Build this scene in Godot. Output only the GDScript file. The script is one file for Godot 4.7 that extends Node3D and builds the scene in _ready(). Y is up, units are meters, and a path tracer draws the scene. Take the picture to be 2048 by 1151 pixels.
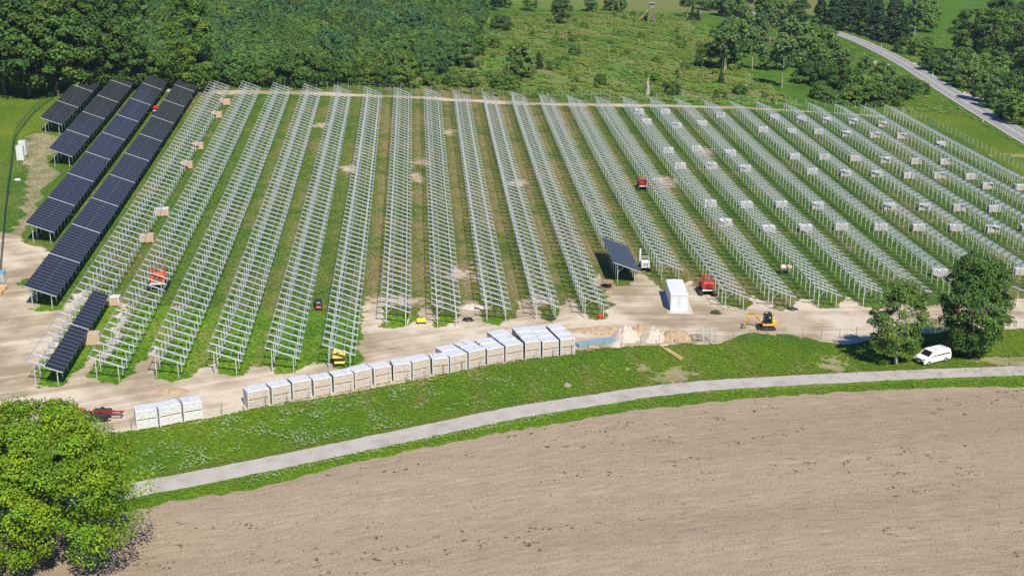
extends Node3D
# A solar park under construction seen from the air. Units are metres, y up; the camera stands 62.6 m above the site and looks along -z.
# Rows of racks run along "t" (away from the camera, turned by PSI), and follow each other along "c" every 7.035 m.

const PSI := -0.069192
const ROW_PITCH := 7.0353
const ROW15 := 23.017
const POST_GAP := 2.666
const HIGH := 3.115
const LOW := 2.10
const OVER := 0.806
const BAY := 2.332
const DIRT := [-87.9,-212.0,-82.5,-210.4,-78.7,-209.7,-74.5,-205.5,-72.5,-203.4,-70.9,-189.9,-68.0,-181.1,-65.9,-178.0,-63.3,-178.3,-62.9,-181.7,-62.4,-186.9,-60.7,-185.1,-60.0,-173.4,-60.2,-164.6,-59.3,-157.3,-57.7,-153.6,-56.1,-152.6,-54.3,-154.7,-54.2,-159.4,-54.1,-166.9,-54.0,-176.0,-54.5,-183.8,-53.6,-182.9,-53.0,-172.4,-52.8,-163.6,-52.2,-157.9,-50.7,-154.9,-48.4,-154.4,-47.5,-157.2,-47.6,-163.2,-47.1,-167.6,-44.7,-160.2,-43.9,-156.7,-42.0,-155.9,-40.2,-157.3,-39.6,-160.6,-38.4,-162.3,-37.2,-158.6,-35.6,-157.6,-34.1,-158.2,-33.5,-161.5,-30.6,-161.2,-29.9,-159.1,-27.5,-159.8,-26.1,-163.2,-23.7,-162.6,-22.8,-160.6,-20.4,-161.4,-20.1,-164.5,-21.1,-177.4,-21.6,-187.7,-19.1,-185.8,-17.7,-177.7,-15.5,-176.7,-13.7,-180.1,-12.6,-186.4,-11.2,-184.4,-10.6,-177.3,-8.3,-178.5,-6.9,-189.2,-4.4,-189.4,-3.6,-180.3,-1.0,-179.0,1.2,-189.9,3.0,-190.1,3.4,-181.4,5.7,-180.5,7.9,-191.6,10.1,-190.7,10.2,-181.9,12.9,-182.0,14.8,-188.7,12.9,-200.5,13.5,-204.4,14.9,-200.7,16.2,-197.8,18.8,-198.5,19.9,-205.0,21.8,-203.9,23.1,-197.6,24.0,-191.7,27.8,-201.8,29.9,-194.5,31.2,-188.0,33.9,-187.2,36.1,-194.9,37.2,-192.5,38.3,-188.3,40.0,-187.5,42.5,-192.8,44.4,-192.9,45.1,-188.9,47.8,-189.0,50.7,-195.6,52.2,-190.3,54.8,-189.7,58.4,-195.9,59.7,-189.8,65.7,-192.4,81.7,-195.2,76.5,-181.4,61.5,-178.9,54.0,-177.3,46.1,-173.4,42.4,-175.0,37.3,-177.3,33.2,-177.8,29.1,-173.6,23.5,-172.4,18.0,-171.8,13.9,-171.0,8.5,-170.4,5.0,-167.4,-7.9,-160.9,-19.8,-153.9,-31.1,-148.3,-35.7,-145.3,-44.0,-141.6,-56.9,-137.9,-59.9,-137.1]
const TRACK_LEFT := [-97.3,-266.4,-95.7,-270.7,-91.8,-267.8,-88.9,-259.2,-87.8,-250.7,-83.7,-244.9,-83.3,-233.9,-80.0,-217.3,-77.9,-208.6,-80.5,-206.9,-82.6,-219.6,-87.3,-236.1,-90.8,-248.3]
const BACK_STRIP := [-83.9,-312.7,-68.4,-315.9,-50.8,-323.2,-39.2,-326.2,-27.4,-329.2,4.5,-334.5,35.3,-344.1,62.3,-351.4,82.4,-353.5,96.3,-350.9]
const PATCHES := [21.0,-161.6,1.7,1.7,19.4,-160.0,1.3,1.0,16.8,-163.7,0.8,1.1,42.4,-166.7,1.2,1.3,40.4,-164.3,0.9,0.9,41.7,-163.7,0.9,1.1,65.6,-166.8,2.3,1.5,63.0,-168.0,1.7,0.8,-32.9,-260.9,1.1,2.5,-18.7,-269.8,1.5,2.4,-18.5,-258.3,1.2,2.9,31.6,-266.7,2.3,3.7,43.2,-296.3,1.9,3.0,1.1,-259.1,1.5,2.3,-14.6,-297.7,1.3,2.3,-42.9,-294.3,1.3,1.7,-7.7,-201.6,1.9,2.9,4.1,-190.2,1.8,1.8,-5.4,-185.4,1.8,1.9,-16.4,-188.3,4.4,1.7,-47.1,-181.7,0.7,0.8,44.7,-185.8,4.4,1.8]
const THICKET := [-108.7,-374.2,-122.0,-465.1,-13.9,-599.6,-9.3,-473.0,-13.3,-385.1,-17.8,-360.4,-33.5,-342.8,-45.4,-336.9,-63.0,-324.5,-69.2,-319.6,-81.9,-318.5,-91.0,-324.4]
const CLEARCUT := [-33.5,-342.8,-17.8,-360.4,-13.3,-385.1,-10.4,-445.6,-4.3,-493.3,22.3,-527.4,47.8,-555.4,76.0,-554.2,67.7,-442.4,71.2,-404.8,75.1,-377.6,76.8,-358.5,28.0,-348.3,4.6,-341.1,-15.6,-338.5]
const FAR_FIELD := [14.7,-532.5,47.8,-555.4,82.5,-571.7,94.6,-595.7,126.9,-604.4,135.0,-601.1,184.4,-801.5,-5.5,-635.4,-4.7,-536.4]
const BRIGHT_MEADOW := [165.6,-544.0,211.2,-693.4,270.6,-885.8,299.3,-885.8,229.1,-695.8,198.8,-604.3,180.4,-540.3,158.8,-505.1]
const RIGHT_MEADOW := [104.1,-360.2,110.8,-360.0,118.2,-362.1,119.6,-341.7,120.9,-314.0,118.5,-291.6,107.1,-261.9,108.3,-279.3,107.8,-306.0,106.8,-341.8]
const LEFT_MEADOW := [-120.5,-293.8,-112.9,-297.0,-106.5,-297.3,-100.4,-299.0,-100.3,-290.1,-99.3,-270.9,-96.2,-257.5,-90.7,-238.5,-81.7,-209.2,-80.7,-188.6]
const PATHS := [109.3,-305.2,114.0,-307.1,119.9,-307.6,109.1,-304.6,110.0,-295.6,110.4,-281.5]
const PALLET_A := [-42.8,-141.6,-40.4,-142.6,-38.0,-144.1,-35.8,-145.1]
const PALLET_B := [-31.3,-147.9,-28.7,-149.3,-26.4,-150.7,-24.1,-152.0,-21.8,-153.2,-19.3,-154.4,-17.2,-156.0,-14.9,-157.3,-12.5,-158.1,-10.2,-159.7,-7.9,-160.4,-5.6,-161.9,-3.3,-163.4,-0.9,-164.6,1.6,-165.8,3.9,-166.5,6.3,-167.3,8.5,-168.0]
const TREES := ["y",88.0,-566.0,12,"y",94.0,-572.0,13,"i",99.0,-575.0,14,"y",104.0,-566.0,12,"y",110.0,-560.0,12,"b",116.0,-552.0,12,"y",84.0,-585.0,12,"y",91.0,-590.0,13,"b",107.0,-570.0,11,"b",-112.5,-298.9,20,"b",-106.9,-298.6,22,"b",-101.8,-301.9,21,"b",-97.5,-306.0,17,"b",-92.6,-308.6,18,"b",-87.9,-311.2,15,"y",-84.6,-315.4,9,"y",-81.4,-316.7,8,"b",-122.5,-314.6,20,"b",-116.7,-321.2,20,"b",-110.7,-328.3,20,"b",-101.9,-331.3,18,"b",-113.9,-351.0,18,"b",-125.1,-353.8,18,"b",-106.3,-360.7,16,"y",-102.1,-369.7,12,"s",-60.5,-327.3,7,"s",-56.5,-328.7,7.5,"s",-52.0,-330.9,8,"s",-47.4,-333.6,7,"s",-41.8,-338.1,5,"s",-36.3,-339.6,4.5,"s",-32.6,-340.2,5,"s",-28.3,-341.0,6,"s",-21.0,-345.7,4,"s",-15.3,-347.2,4,"s",-10.2,-347.1,4,"s",-3.1,-349.0,4,"y",-12.3,-374.1,8,"y",-10.0,-395.4,6,"y",2.2,-367.1,10,"p",7.6,-382.7,5,"s",-1.2,-349.9,5,"s",-17.2,-375.1,4,"s",-5.9,-411.7,4,"s",-4.0,-451.0,5,"b",17.1,-487.1,10,"p",-6.3,-507.8,10,"p",-2.7,-520.3,9,"y",6.8,-517.7,8,"y",31.5,-537.6,9,"y",43.1,-547.8,10,"y",38.1,-547.0,7,"i",70.2,-548.2,11,"i",76.6,-558.2,12,"p",73.2,-540.0,5,"p",71.5,-542.2,6,"i",64.0,-407.6,14,"i",65.1,-411.8,15,"i",73.7,-415.1,13,"i",77.1,-385.4,16,"y",74.5,-444.0,12,"i",83.3,-456.8,13,"s",60.2,-412.2,8,"p",59.8,-386.1,4,"y",91.0,-428.2,14,"y",92.1,-450.0,14,"i",92.2,-487.2,14,"y",100.4,-457.6,12,"y",106.1,-460.5,11,"y",88.9,-521.5,10,"y",77.6,-485.2,9,"y",77.9,-417.1,7,"y",68.7,-412.7,7,"y",83.0,-419.5,9,"y",83.0,-475.2,11,"s",87.4,-396.2,7,"s",91.5,-394.5,8,"s",94.2,-387.2,8,"s",96.9,-380.2,8,"s",99.2,-372.6,9,"y",103.8,-374.1,8,"s",109.8,-380.7,6,"s",85.2,-372.2,5,"s",92.4,-367.3,6,"s",98.5,-367.1,7,"y",107.0,-383.8,9,"y",102.6,-416.8,8,"y",106.9,-409.3,8,"y",110.7,-406.2,7,"s",115.9,-395.1,5,"s",118.7,-391.0,4,"s",105.6,-367.9,3,"s",86.8,-366.9,4,"y",96.8,-425.9,9,"y",103.8,-439.3,9,"s",55.7,-360.5,3,"s",43.0,-361.1,4,"s",40.0,-378.0,3,"s",24.0,-368.3,3,"s",19.2,-413.6,3,"s",11.5,-383.2,3,"s",62.4,-368.8,3,"p",123.5,-548.2,14,"p",127.5,-543.8,15,"p",134.2,-542.3,15,"p",139.6,-540.2,16,"p",140.7,-525.3,16,"p",141.8,-511.2,15,"p",144.5,-503.9,13,"i",159.1,-538.7,16,"p",160.2,-572.0,16,"y",167.6,-554.3,15,"p",153.2,-581.7,16,"p",142.5,-586.0,15,"p",144.6,-572.6,14,"s",140.7,-483.8,6,"s",143.3,-477.3,6,"s",138.0,-440.9,7,"y",137.8,-430.5,8,"y",136.6,-416.5,8,"y",137.3,-406.6,9,"y",133.7,-384.1,9,"y",133.2,-372.2,9,"y",131.3,-356.9,8,"y",132.0,-349.3,9,"y",138.5,-360.1,10,"s",149.3,-431.3,9,"y",150.1,-415.1,10,"s",150.8,-495.5,5,"s",150.6,-452.9,7,"s",143.9,-405.9,8,"s",145.5,-389.1,9,"b",164.2,-484.3,17,"b",167.4,-472.9,18,"b",177.5,-481.5,17,"b",171.7,-451.1,16,"b",196.1,-548.3,17,"b",202.9,-534.1,17,"s",131.9,-357.8,4]
const ROAD_UP := [-51.7,-123.5,-39.2,-129.4,-28.0,-135.0,-15.0,-142.1,-7.7,-146.1,0.0,-150.3,10.8,-154.7,15.6,-156.8,23.7,-159.2,32.7,-160.8,49.2,-163.2,66.7,-164.8]
const FIELD_EDGE := [-49.9,-118.2,-37.0,-124.0,-26.7,-128.1,-17.6,-134.2,-11.1,-137.7,0.0,-143.2,8.1,-146.8,14.9,-149.5,31.4,-154.1,47.5,-156.6,64.1,-157.5]
const FENCE_F := [-43.4,-142.5,-36.0,-146.4,-28.6,-149.6,-18.6,-153.9,-11.0,-159.1,-6.0,-161.9,8.4,-168.5,11.8,-170.9,18.1,-172.5,23.6,-173.4,30.6,-174.6,36.5,-176.9,39.1,-175.7,42.1,-175.8,45.0,-176.1,51.0,-177.9,61.5,-179.1,71.0,-180.1]

var counts := {}
var M := {}
var rng := RandomNumberGenerator.new()
var nA := FastNoiseLite.new()
var nB := FastNoiseLite.new()
var nC := FastNoiseLite.new()
var dirt_poly := PackedVector2Array()
var left_poly := PackedVector2Array()
var road_u := PackedVector2Array()
var road_l := PackedVector2Array()
var field_e := PackedVector2Array()
var strip_line := PackedVector2Array()

# ---------------------------------------------------------------- terrain
func smin(a: float, b: float, k: float) -> float:
	var h := clampf(.5 + .5 * (b - a) / k, 0., 1.)
	return lerpf(b, a, h) - k * h * (1. - h)

func ground(px: float, pz: float) -> float:
	var x := -smin(-smin(px, 200., 60.), 120., 60.) / 62.6
	var z := -smin(-smin(pz, -70., 60.), 400., 80.) / 62.6 + 3.
	return 62.6 * (-.029639 * x - .015036 * z + .011362 * x * x + .027144 * x * z + .005778 * z * z - .000051 * z * z * z + .001067 * x * z * z)

func at(x: float, z: float, up := 0.) -> Vector3:
	return Vector3(x, ground(x, z) + up, z)

func rowpt(c: float, t: float) -> Vector2:   # row coordinates -> x, z
	return Vector2(c * cos(PSI) + t * sin(PSI), c * sin(PSI) - t * cos(PSI))

func rowc(k: float) -> float:
	return ROW15 + ROW_PITCH * (k - 15.)

func kt(k: float, t: float, up := 0.) -> Vector3:
	var p := rowpt(rowc(k), t)
	return at(p.x, p.y, up)

# ---------------------------------------------------------------- mesh building
class MB:
	var v := PackedVector3Array()
	var n := PackedVector3Array()
	var c := PackedColorArray()
	var col := Color.WHITE
	func tri(a: Vector3, b: Vector3, d: Vector3, na: Vector3, nb: Vector3, nd: Vector3):   # counter-clockwise seen from outside
		v.append(a); v.append(d); v.append(b)
		n.append(na); n.append(nd); n.append(nb)
		c.append(col); c.append(col); c.append(col)
	func quad(a: Vector3, b: Vector3, d: Vector3, e: Vector3):
		var m := (b - a).cross(d - a).normalized()
		if m == Vector3.ZERO: m = (d - a).cross(e - a).normalized()
		tri(a, b, d, m, m, m); tri(a, d, e, m, m, m)
	func box(xf: Transform3D, s: Vector3):
		var h := s * .5
		var p := []
		for i in 8: p.append(xf * Vector3(h.x if i & 1 else -h.x, h.y if i & 2 else -h.y, h.z if i & 4 else -h.z))
		for f in [[0, 4, 6, 2], [1, 3, 7, 5], [0, 1, 5, 4], [2, 6, 7, 3], [0, 2, 3, 1], [4, 5, 7, 6]]: quad(p[f[0]], p[f[1]], p[f[2]], p[f[3]])
	func cube(at_: Vector3, s: Vector3, turn := 0.):
		box(Transform3D(Basis(Vector3.UP, turn), at_), s)
	func cham(xf: Transform3D, s: Vector3, r: float):   # box with chamfered edges
		var h := s * .5
		var q := func(i: int, ax: int) -> Vector3:
			var p := Vector3(h.x if i & 1 else -h.x, h.y if i & 2 else -h.y, h.z if i & 4 else -h.z)
			for k in 3:
				if k != ax: p[k] -= signf(p[k]) * r
			return xf * p
		for f in [[0, 4, 6, 2, 0], [1, 3, 7, 5, 0], [0, 1, 5, 4, 1], [2, 6, 7, 3, 1], [0, 2, 3, 1, 2], [4, 5, 7, 6, 2]]: quad(q.call(f[0], f[4]), q.call(f[1], f[4]), q.call(f[2], f[4]), q.call(f[3], f[4]))
		var centre := xf.origin
		for e in [[0, 1, 1, 2], [2, 3, 1, 2], [4, 5, 1, 2], [6, 7, 1, 2], [0, 2, 0, 2], [1, 3, 0, 2], [4, 6, 0, 2], [5, 7, 0, 2], [0, 4, 0, 1], [1, 5, 0, 1], [2, 6, 0, 1], [3, 7, 0, 1]]:
			var a: Vector3 = q.call(e[0], e[2]); var b: Vector3 = q.call(e[1], e[2]); var d: Vector3 = q.call(e[1], e[3]); var g: Vector3 = q.call(e[0], e[3])
			if (b - a).cross(d - a).dot((a + d) * .5 - centre) > 0: quad(a, b, d, g)
			else: quad(a, g, d, b)
		for i in 8:
			var a: Vector3 = q.call(i, 0); var b: Vector3 = q.call(i, 1); var d: Vector3 = q.call(i, 2)
			var m := (b - a).cross(d - a).normalized()
			if m.dot(a - centre) > 0: tri(a, b, d, m, m, m)
			else: tri(a, d, b, -m, -m, -m)
	func bar(a: Vector3, b: Vector3, w: float, h: float):   # box from a to b
		var z := (b - a).normalized()
		var x := Vector3.UP.cross(z)
		x = Vector3.RIGHT if x.length() < .01 else x.normalized()
		box(Transform3D(Basis(x, z.cross(x), z), (a + b) * .5), Vector3(w, h, a.distance_to(b)))
	func cyl(a: Vector3, b: Vector3, ra: float, rb: float, k := 8, caps := true):
		var z := (b - a).normalized()
		var x := (Vector3.RIGHT if absf(z.y) > .9 else Vector3.UP).cross(z).normalized()
		var y := z.cross(x)
		for i in k:
			var t0 := TAU * i / k; var t1 := TAU * (i + 1) / k
			var d0 := x * cos(t0) + y * sin(t0); var d1 := x * cos(t1) + y * sin(t1)
			tri(a + d0 * ra, a + d1 * ra, b + d1 * rb, d0, d1, d1); tri(a + d0 * ra, b + d1 * rb, b + d0 * rb, d0, d1, d0)
			if caps:
				tri(a, a + d1 * ra, a + d0 * ra, -z, -z, -z); tri(b, b + d0 * rb, b + d1 * rb, z, z, z)
	func tube(p: Array, r: Array, k := 6):
		for i in p.size() - 1: cyl(p[i], p[i + 1], r[i], r[i + 1], k, i == 0 or i == p.size() - 2)
	func extrude(pts: Array, w: float, top_in := 0., y_in := 99.):   # side outline in x, y (counter-clockwise) spread over z; points above y_in draw in
		var k := pts.size()
		var f := []; var g := []
		for p in pts:
			var hw := w * .5 - (top_in if p.y > y_in else 0.)
			f.append(Vector3(p.x, p.y, hw)); g.append(Vector3(p.x, p.y, -hw))
		for i in k: quad(f[i], g[i], g[(i + 1) % k], f[(i + 1) % k])
		var idx := Geometry2D.triangulate_polygon(PackedVector2Array(pts))
		for i in range(0, idx.size(), 3):
			var a: Vector3 = f[idx[i]]; var b: Vector3 = f[idx[i + 1]]; var d: Vector3 = f[idx[i + 2]]
			if (b - a).cross(d - a).z < 0: var s := b; b = d; d = s
			tri(a, b, d, Vector3.BACK, Vector3.BACK, Vector3.BACK)
			a.z = -a.z; b.z = -b.z; d.z = -d.z
			tri(a, d, b, Vector3.FORWARD, Vector3.FORWARD, Vector3.FORWARD)
	func mesh(into: ArrayMesh = null) -> ArrayMesh:
		var arr := []; arr.resize(Mesh.ARRAY_MAX)
		arr[Mesh.ARRAY_VERTEX] = v; arr[Mesh.ARRAY_NORMAL] = n; arr[Mesh.ARRAY_COLOR] = c
		var m := into if into else ArrayMesh.new()
		m.add_surface_from_arrays(Mesh.PRIMITIVE_TRIANGLES, arr)
		return m

func numbered(parent: Node, called: String) -> String:
	var key := str(parent.get_instance_id()) + called
	var k: int = counts.get(key, 0)
	counts[key] = k + 1
	return called if k == 0 else "%s_%03d" % [called, k]

func put(called: String, mesh: Mesh, mat, parent: Node = self, xf := Transform3D.IDENTITY) -> MeshInstance3D:
	var o := MeshInstance3D.new()
	o.name = numbered(parent, called); o.mesh = mesh; o.transform = xf
	if mat is Array:
		for i in mat.size(): o.set_surface_override_material(i, mat[i])
	elif mat: o.material_override = mat
	parent.add_child(o)
	return o

func part(called: String, mb: MB, mat, parent: Node = self, xf := Transform3D.IDENTITY) -> MeshInstance3D:
	return put(called, mb.mesh(), mat, parent, xf)

func thing(called: String, label: String, category: String, where := Vector3.ZERO, turn := 0., group := "") -> Node3D:
	var o := Node3D.new()
	o.name = numbered(self, called); o.position = where; o.rotation.y = turn
	add_child(o); tag(o, label, category, group)
	return o

func tag(o: Node, label: String, category: String, group := "", kind := ""):
	if label: o.set_meta("label", label)
	if category: o.set_meta("category", category)
	if group: o.set_meta("group", group)
	if kind: o.set_meta("kind", kind)

func structure(o: Node, label: String): tag(o, label, "", "", "structure")

func T(p: Vector3, turn := 0.) -> Transform3D: return Transform3D(Basis(Vector3.UP, turn), p)

const ORD := ["first", "second", "third", "fourth", "fifth", "sixth", "seventh", "eighth", "ninth", "tenth", "eleventh", "twelfth", "thirteenth", "fourteenth", "fifteenth", "sixteenth", "seventeenth", "eighteenth", "nineteenth", "twentieth", "twenty-first", "twenty-second", "twenty-third", "twenty-fourth", "twenty-fifth", "twenty-sixth", "twenty-seventh", "twenty-eighth", "twenty-ninth", "thirtieth"]

# ---------------------------------------------------------------- materials
func mat(albedo: Color, rough := .8, metal := 0., spec := .5) -> StandardMaterial3D:   # albedo given as linear base colour
	var m := StandardMaterial3D.new()
	m.albedo_color = albedo.linear_to_srgb(); m.roughness = rough; m.metallic = metal; m.metallic_specular = spec
	return m

func vmat(rough := .8, spec := .4) -> StandardMaterial3D:
	var m := StandardMaterial3D.new()
	m.vertex_color_use_as_albedo = true; m.roughness = rough; m.metallic_specular = spec
	return m

func noise(sd: int, freq: float, oct := 4, type := FastNoiseLite.TYPE_SIMPLEX_SMOOTH) -> FastNoiseLite:
	var f := FastNoiseLite.new()
	f.seed = sd; f.frequency = freq; f.fractal_octaves = oct; f.noise_type = type
	return f

func grey_tile(sd: int, freq: float, oct: int, lo: float, hi: float, size := 512) -> Image:
	var im := noise(sd, freq, oct).get_seamless_image(size, size, false, false, .15)
	im.convert(Image.FORMAT_L8)
	var d := im.get_data()
	for i in d.size(): d[i] = int(clampf(lo + (hi - lo) * d[i] / 255., 0., 1.) * 255.)
	return Image.create_from_data(size, size, false, Image.FORMAT_L8, d)

func ramp_tile(sd: int, freq: float, oct: int, cols: Array, size := 512, type := FastNoiseLite.TYPE_SIMPLEX_SMOOTH) -> ImageTexture:   # colours in sRGB from low to high
	var im := noise(sd, freq, oct, type).get_seamless_image(size, size, false, false, .15)
	im.convert(Image.FORMAT_L8)
	var d := im.get_data()
	var lut := PackedByteArray(); lut.resize(768)
	for i in 256:
		var f := i / 255. * (cols.size() - 1)
		var k := mini(int(f), cols.size() - 2)
		var q: Color = cols[k].lerp(cols[k + 1], f - k)
		lut[i * 3] = q.r8; lut[i * 3 + 1] = q.g8; lut[i * 3 + 2] = q.b8
	var o := PackedByteArray(); o.resize(d.size() * 3)
	for i in d.size():
		var j := d[i] * 3
		o[i * 3] = lut[j]; o[i * 3 + 1] = lut[j + 1]; o[i * 3 + 2] = lut[j + 2]
	return ImageTexture.create_from_image(Image.create_from_data(size, size, false, Image.FORMAT_RGB8, o))

func bump_tile(sd: int, freq: float, oct: int, strength: float, size := 512) -> ImageTexture:
	var im := noise(sd, freq, oct).get_seamless_image(size, size, false, false, .15)
	im.convert(Image.FORMAT_RGBA8)
	im.bump_map_to_normal_map(strength)
	return ImageTexture.create_from_image(im)

func triplanar(m: StandardMaterial3D, metres: float) -> StandardMaterial3D:
	m.uv1_triplanar = true; m.uv1_world_triplanar = true
	m.uv1_scale = Vector3.ONE / metres
	return m

func materials():
	M.steel = mat(Color(.7, .77, .82), .34, .62)
	M.rail_metal = mat(Color(.76, .78, .8), .36, .42)   # cross rails and table-end bars, paler and less metallic than the galvanised posts
	M.steel_dull = M.steel
	M.rust_red = mat(Color(.26, .03, .022), .6)
	M.frame = mat(Color(.2, .21, .22), .5, .2)
	M.glass_pv = mat(Color(.022, .025, .032), .24, 0., .34)
	M.pvline = mat(Color(.16, .17, .2), .5)
	M.white = mat(Color(.66, .68, .7), .45)
	M.white_gloss = mat(Color(.8, .8, .8), .2)
	M.dark = mat(Color(.018, .019, .021), .55)
	M.rubber = mat(Color(.025, .024, .023), .85)
	M.glass = mat(Color(.012, .016, .02), .06, 0., .6)
	M.red = mat(Color(.46, .03, .025), .45)
	M.orange = mat(Color(.75, .13, .03), .45)
	M.yellow = mat(Color(.75, .42, .03), .42)
	M.pale_yellow = mat(Color(.78, .62, .1), .45)
	M.wood = triplanar(mat(Color(1, 1, 1), .85), 1.2)
	M.wood.albedo_texture = ramp_tile(31, .02, 3, [Color(.62, .48, .34), Color(.78, .65, .48), Color(.86, .75, .58)])
	M.greywood = mat(Color(.2, .17, .13), .9)
	M.concrete = triplanar(mat(Color(1, 1, 1), .9), 3.)
	M.concrete.albedo_texture = ramp_tile(32, .02, 4, [Color(.62, .6, .56), Color(.72, .7, .66), Color(.8, .78, .74)])
	M.card = triplanar(mat(Color(1, 1, 1), .6), 2.6)
	M.card.uv1_scale = Vector3(.16, 1.1, .16)
	M.card.albedo_texture = ramp_tile(33, .018, 4, [Color(.62, .55, .47), Color(.68, .62, .56), Color(.72, .69, .66), Color(.79, .785, .78), Color(.88, .88, .89)])
	M.carton = triplanar(mat(Color(1, 1, 1), .75), 2.)
	M.carton.albedo_texture = ramp_tile(34, .012, 4, [Color(.66, .56, .47), Color(.71, .62, .53), Color(.76, .69, .61)])
	M.film = triplanar(mat(Color(1, 1, 1), .3), 2.2)
	M.film.albedo_texture = ramp_tile(35, .016, 4, [Color(.62, .63, .65), Color(.74, .75, .77), Color(.83, .84, .85), Color(.92, .92, .93)])
	M.film.normal_enabled = true; M.film.normal_texture = bump_tile(36, .03, 3, 6.); M.film.normal_scale = .6
	M.leaf = vmat(.6, .3); M.leaf.backlight_enabled = true; M.leaf.backlight = Color(.2, .3, .04)
	M.bark = triplanar(mat(Color(1, 1, 1), .95), 1.)
	M.bark.albedo_texture = ramp_tile(37, .03, 3, [Color(.3, .26, .22), Color(.42, .38, .33), Color(.52, .48, .43)])
	M.birch = triplanar(mat(Color(1, 1, 1), .85), 1.6)
	M.birch.albedo_texture = ramp_tile(38, .03, 3, [Color(.34, .32, .3), Color(.6, .58, .54), Color(.7, .68, .63), Color(.76, .74, .7)])
	M.grass = vmat(.8, .25); M.grass.backlight_enabled = true; M.grass.backlight = Color(.1, .16, .02)
	M.flower = mat(Color(.5, .54, .42), .8)
	M.green_paint = mat(Color(.02, .1, .06), .5, .2)
	M.asphalt = triplanar(mat(Color(1, 1, 1), .85), 9.)
	M.asphalt.albedo_texture = ramp_tile(39, .012, 5, [Color(.49, .485, .47), Color(.54, .535, .52), Color(.59, .585, .57)])
	M.farm_road = triplanar(mat(Color(1, 1, 1), .9), 14.)
	M.farm_road.albedo_texture = ramp_tile(40, .008, 6, [Color(.575, .555, .525), Color(.655, .635, .6), Color(.69, .672, .64)])
	M.paint = mat(Color(.72, .72, .7), .7)
	M.soil_heap = triplanar(mat(Color(1, 1, 1), .95), 5.)
	M.soil_heap.albedo_texture = ramp_tile(41, .014, 5, [Color(.52, .44, .35), Color(.64, .56, .46), Color(.74, .67, .57)])
	M.gravel_heap = triplanar(mat(Color(1, 1, 1), .95), 4.)
	M.gravel_heap.albedo_texture = ramp_tile(42, .02, 5, [Color(.6, .57, .53), Color(.72, .69, .64), Color(.8, .77, .72)])
	M.stone = mat(Color(.27, .24, .2), .9)
	M.blue = mat(Color(.16, .33, .46), .5)
# ---------------------------------------------------------------- ground
func v2(a: Array) -> PackedVector2Array:
	var o := PackedVector2Array()
	for i in range(0, a.size(), 2): o.append(Vector2(a[i], a[i + 1]))
	return o

func line_z(l: PackedVector2Array, x: float) -> float:   # z of a line that runs along x
	if x <= l[0].x: return l[0].y + (x - l[0].x) * (l[1].y - l[0].y) / (l[1].x - l[0].x)
	for i in l.size() - 1:
		if x <= l[i + 1].x: return lerpf(l[i].y, l[i + 1].y, (x - l[i].x) / (l[i + 1].x - l[i].x))
	var e := l.size() - 1
	return l[e].y + (x - l[e].x) * (l[e].y - l[e - 1].y) / (l[e].x - l[e - 1].x)

func near_line(p: Vector2, l: PackedVector2Array) -> float:
	var d := 1e9
	for i in l.size() - 1: d = minf(d, p.distance_to(Geometry2D.get_closest_point_to_segment(p, l[i], l[i + 1])))
	return d

const DRY := {3: .35, 4: .5, 5: .4, 6: .3, 7: .6, 8: .6, 9: .4, 10: .95, 11: .95, 12: .95, 13: .95, 14: .95, 15: .95, 16: .9, 17: .85, 18: .75, 19: .65, 20: .5, 21: .45, 22: .35, 23: .3, 24: .4, 25: .35, 26: .4, 27: .4, 28: .45, 29: .5}

func bare_soil(x: float, z: float) -> float:   # 1 where the construction traffic left bare soil, 0 in grass
	var w := nA.get_noise_2d(x * 1.3, z * 1.3) * 1.6 + nB.get_noise_2d(x, z) * 1.1 + nC.get_noise_2d(x, z) * .45
	var p := Vector2(x + w, z - w * .7)
	if p.y > -224. and Geometry2D.is_point_in_polygon(p, dirt_poly): return 1.
	if x < -76. and Geometry2D.is_point_in_polygon(p, left_poly): return .62
	if z < -308. and absf(x) < 101. and near_line(p, strip_line) < 1.5 + nA.get_noise_2d(z, x): return .9
	var best := 0.
	for i in range(0, PATCHES.size(), 4):
		if absf(x - PATCHES[i]) > 8.: continue
		var q := (1. + nB.get_noise_2d(x * 2., z * 2.) * .9) * Vector2((p.x - PATCHES[i]) / PATCHES[i + 2], (p.y - PATCHES[i + 1]) / PATCHES[i + 3]).length()
		best = maxf(best, clampf(1.6 - q, 0., .62 if i < 32 else .85))
	return best

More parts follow.
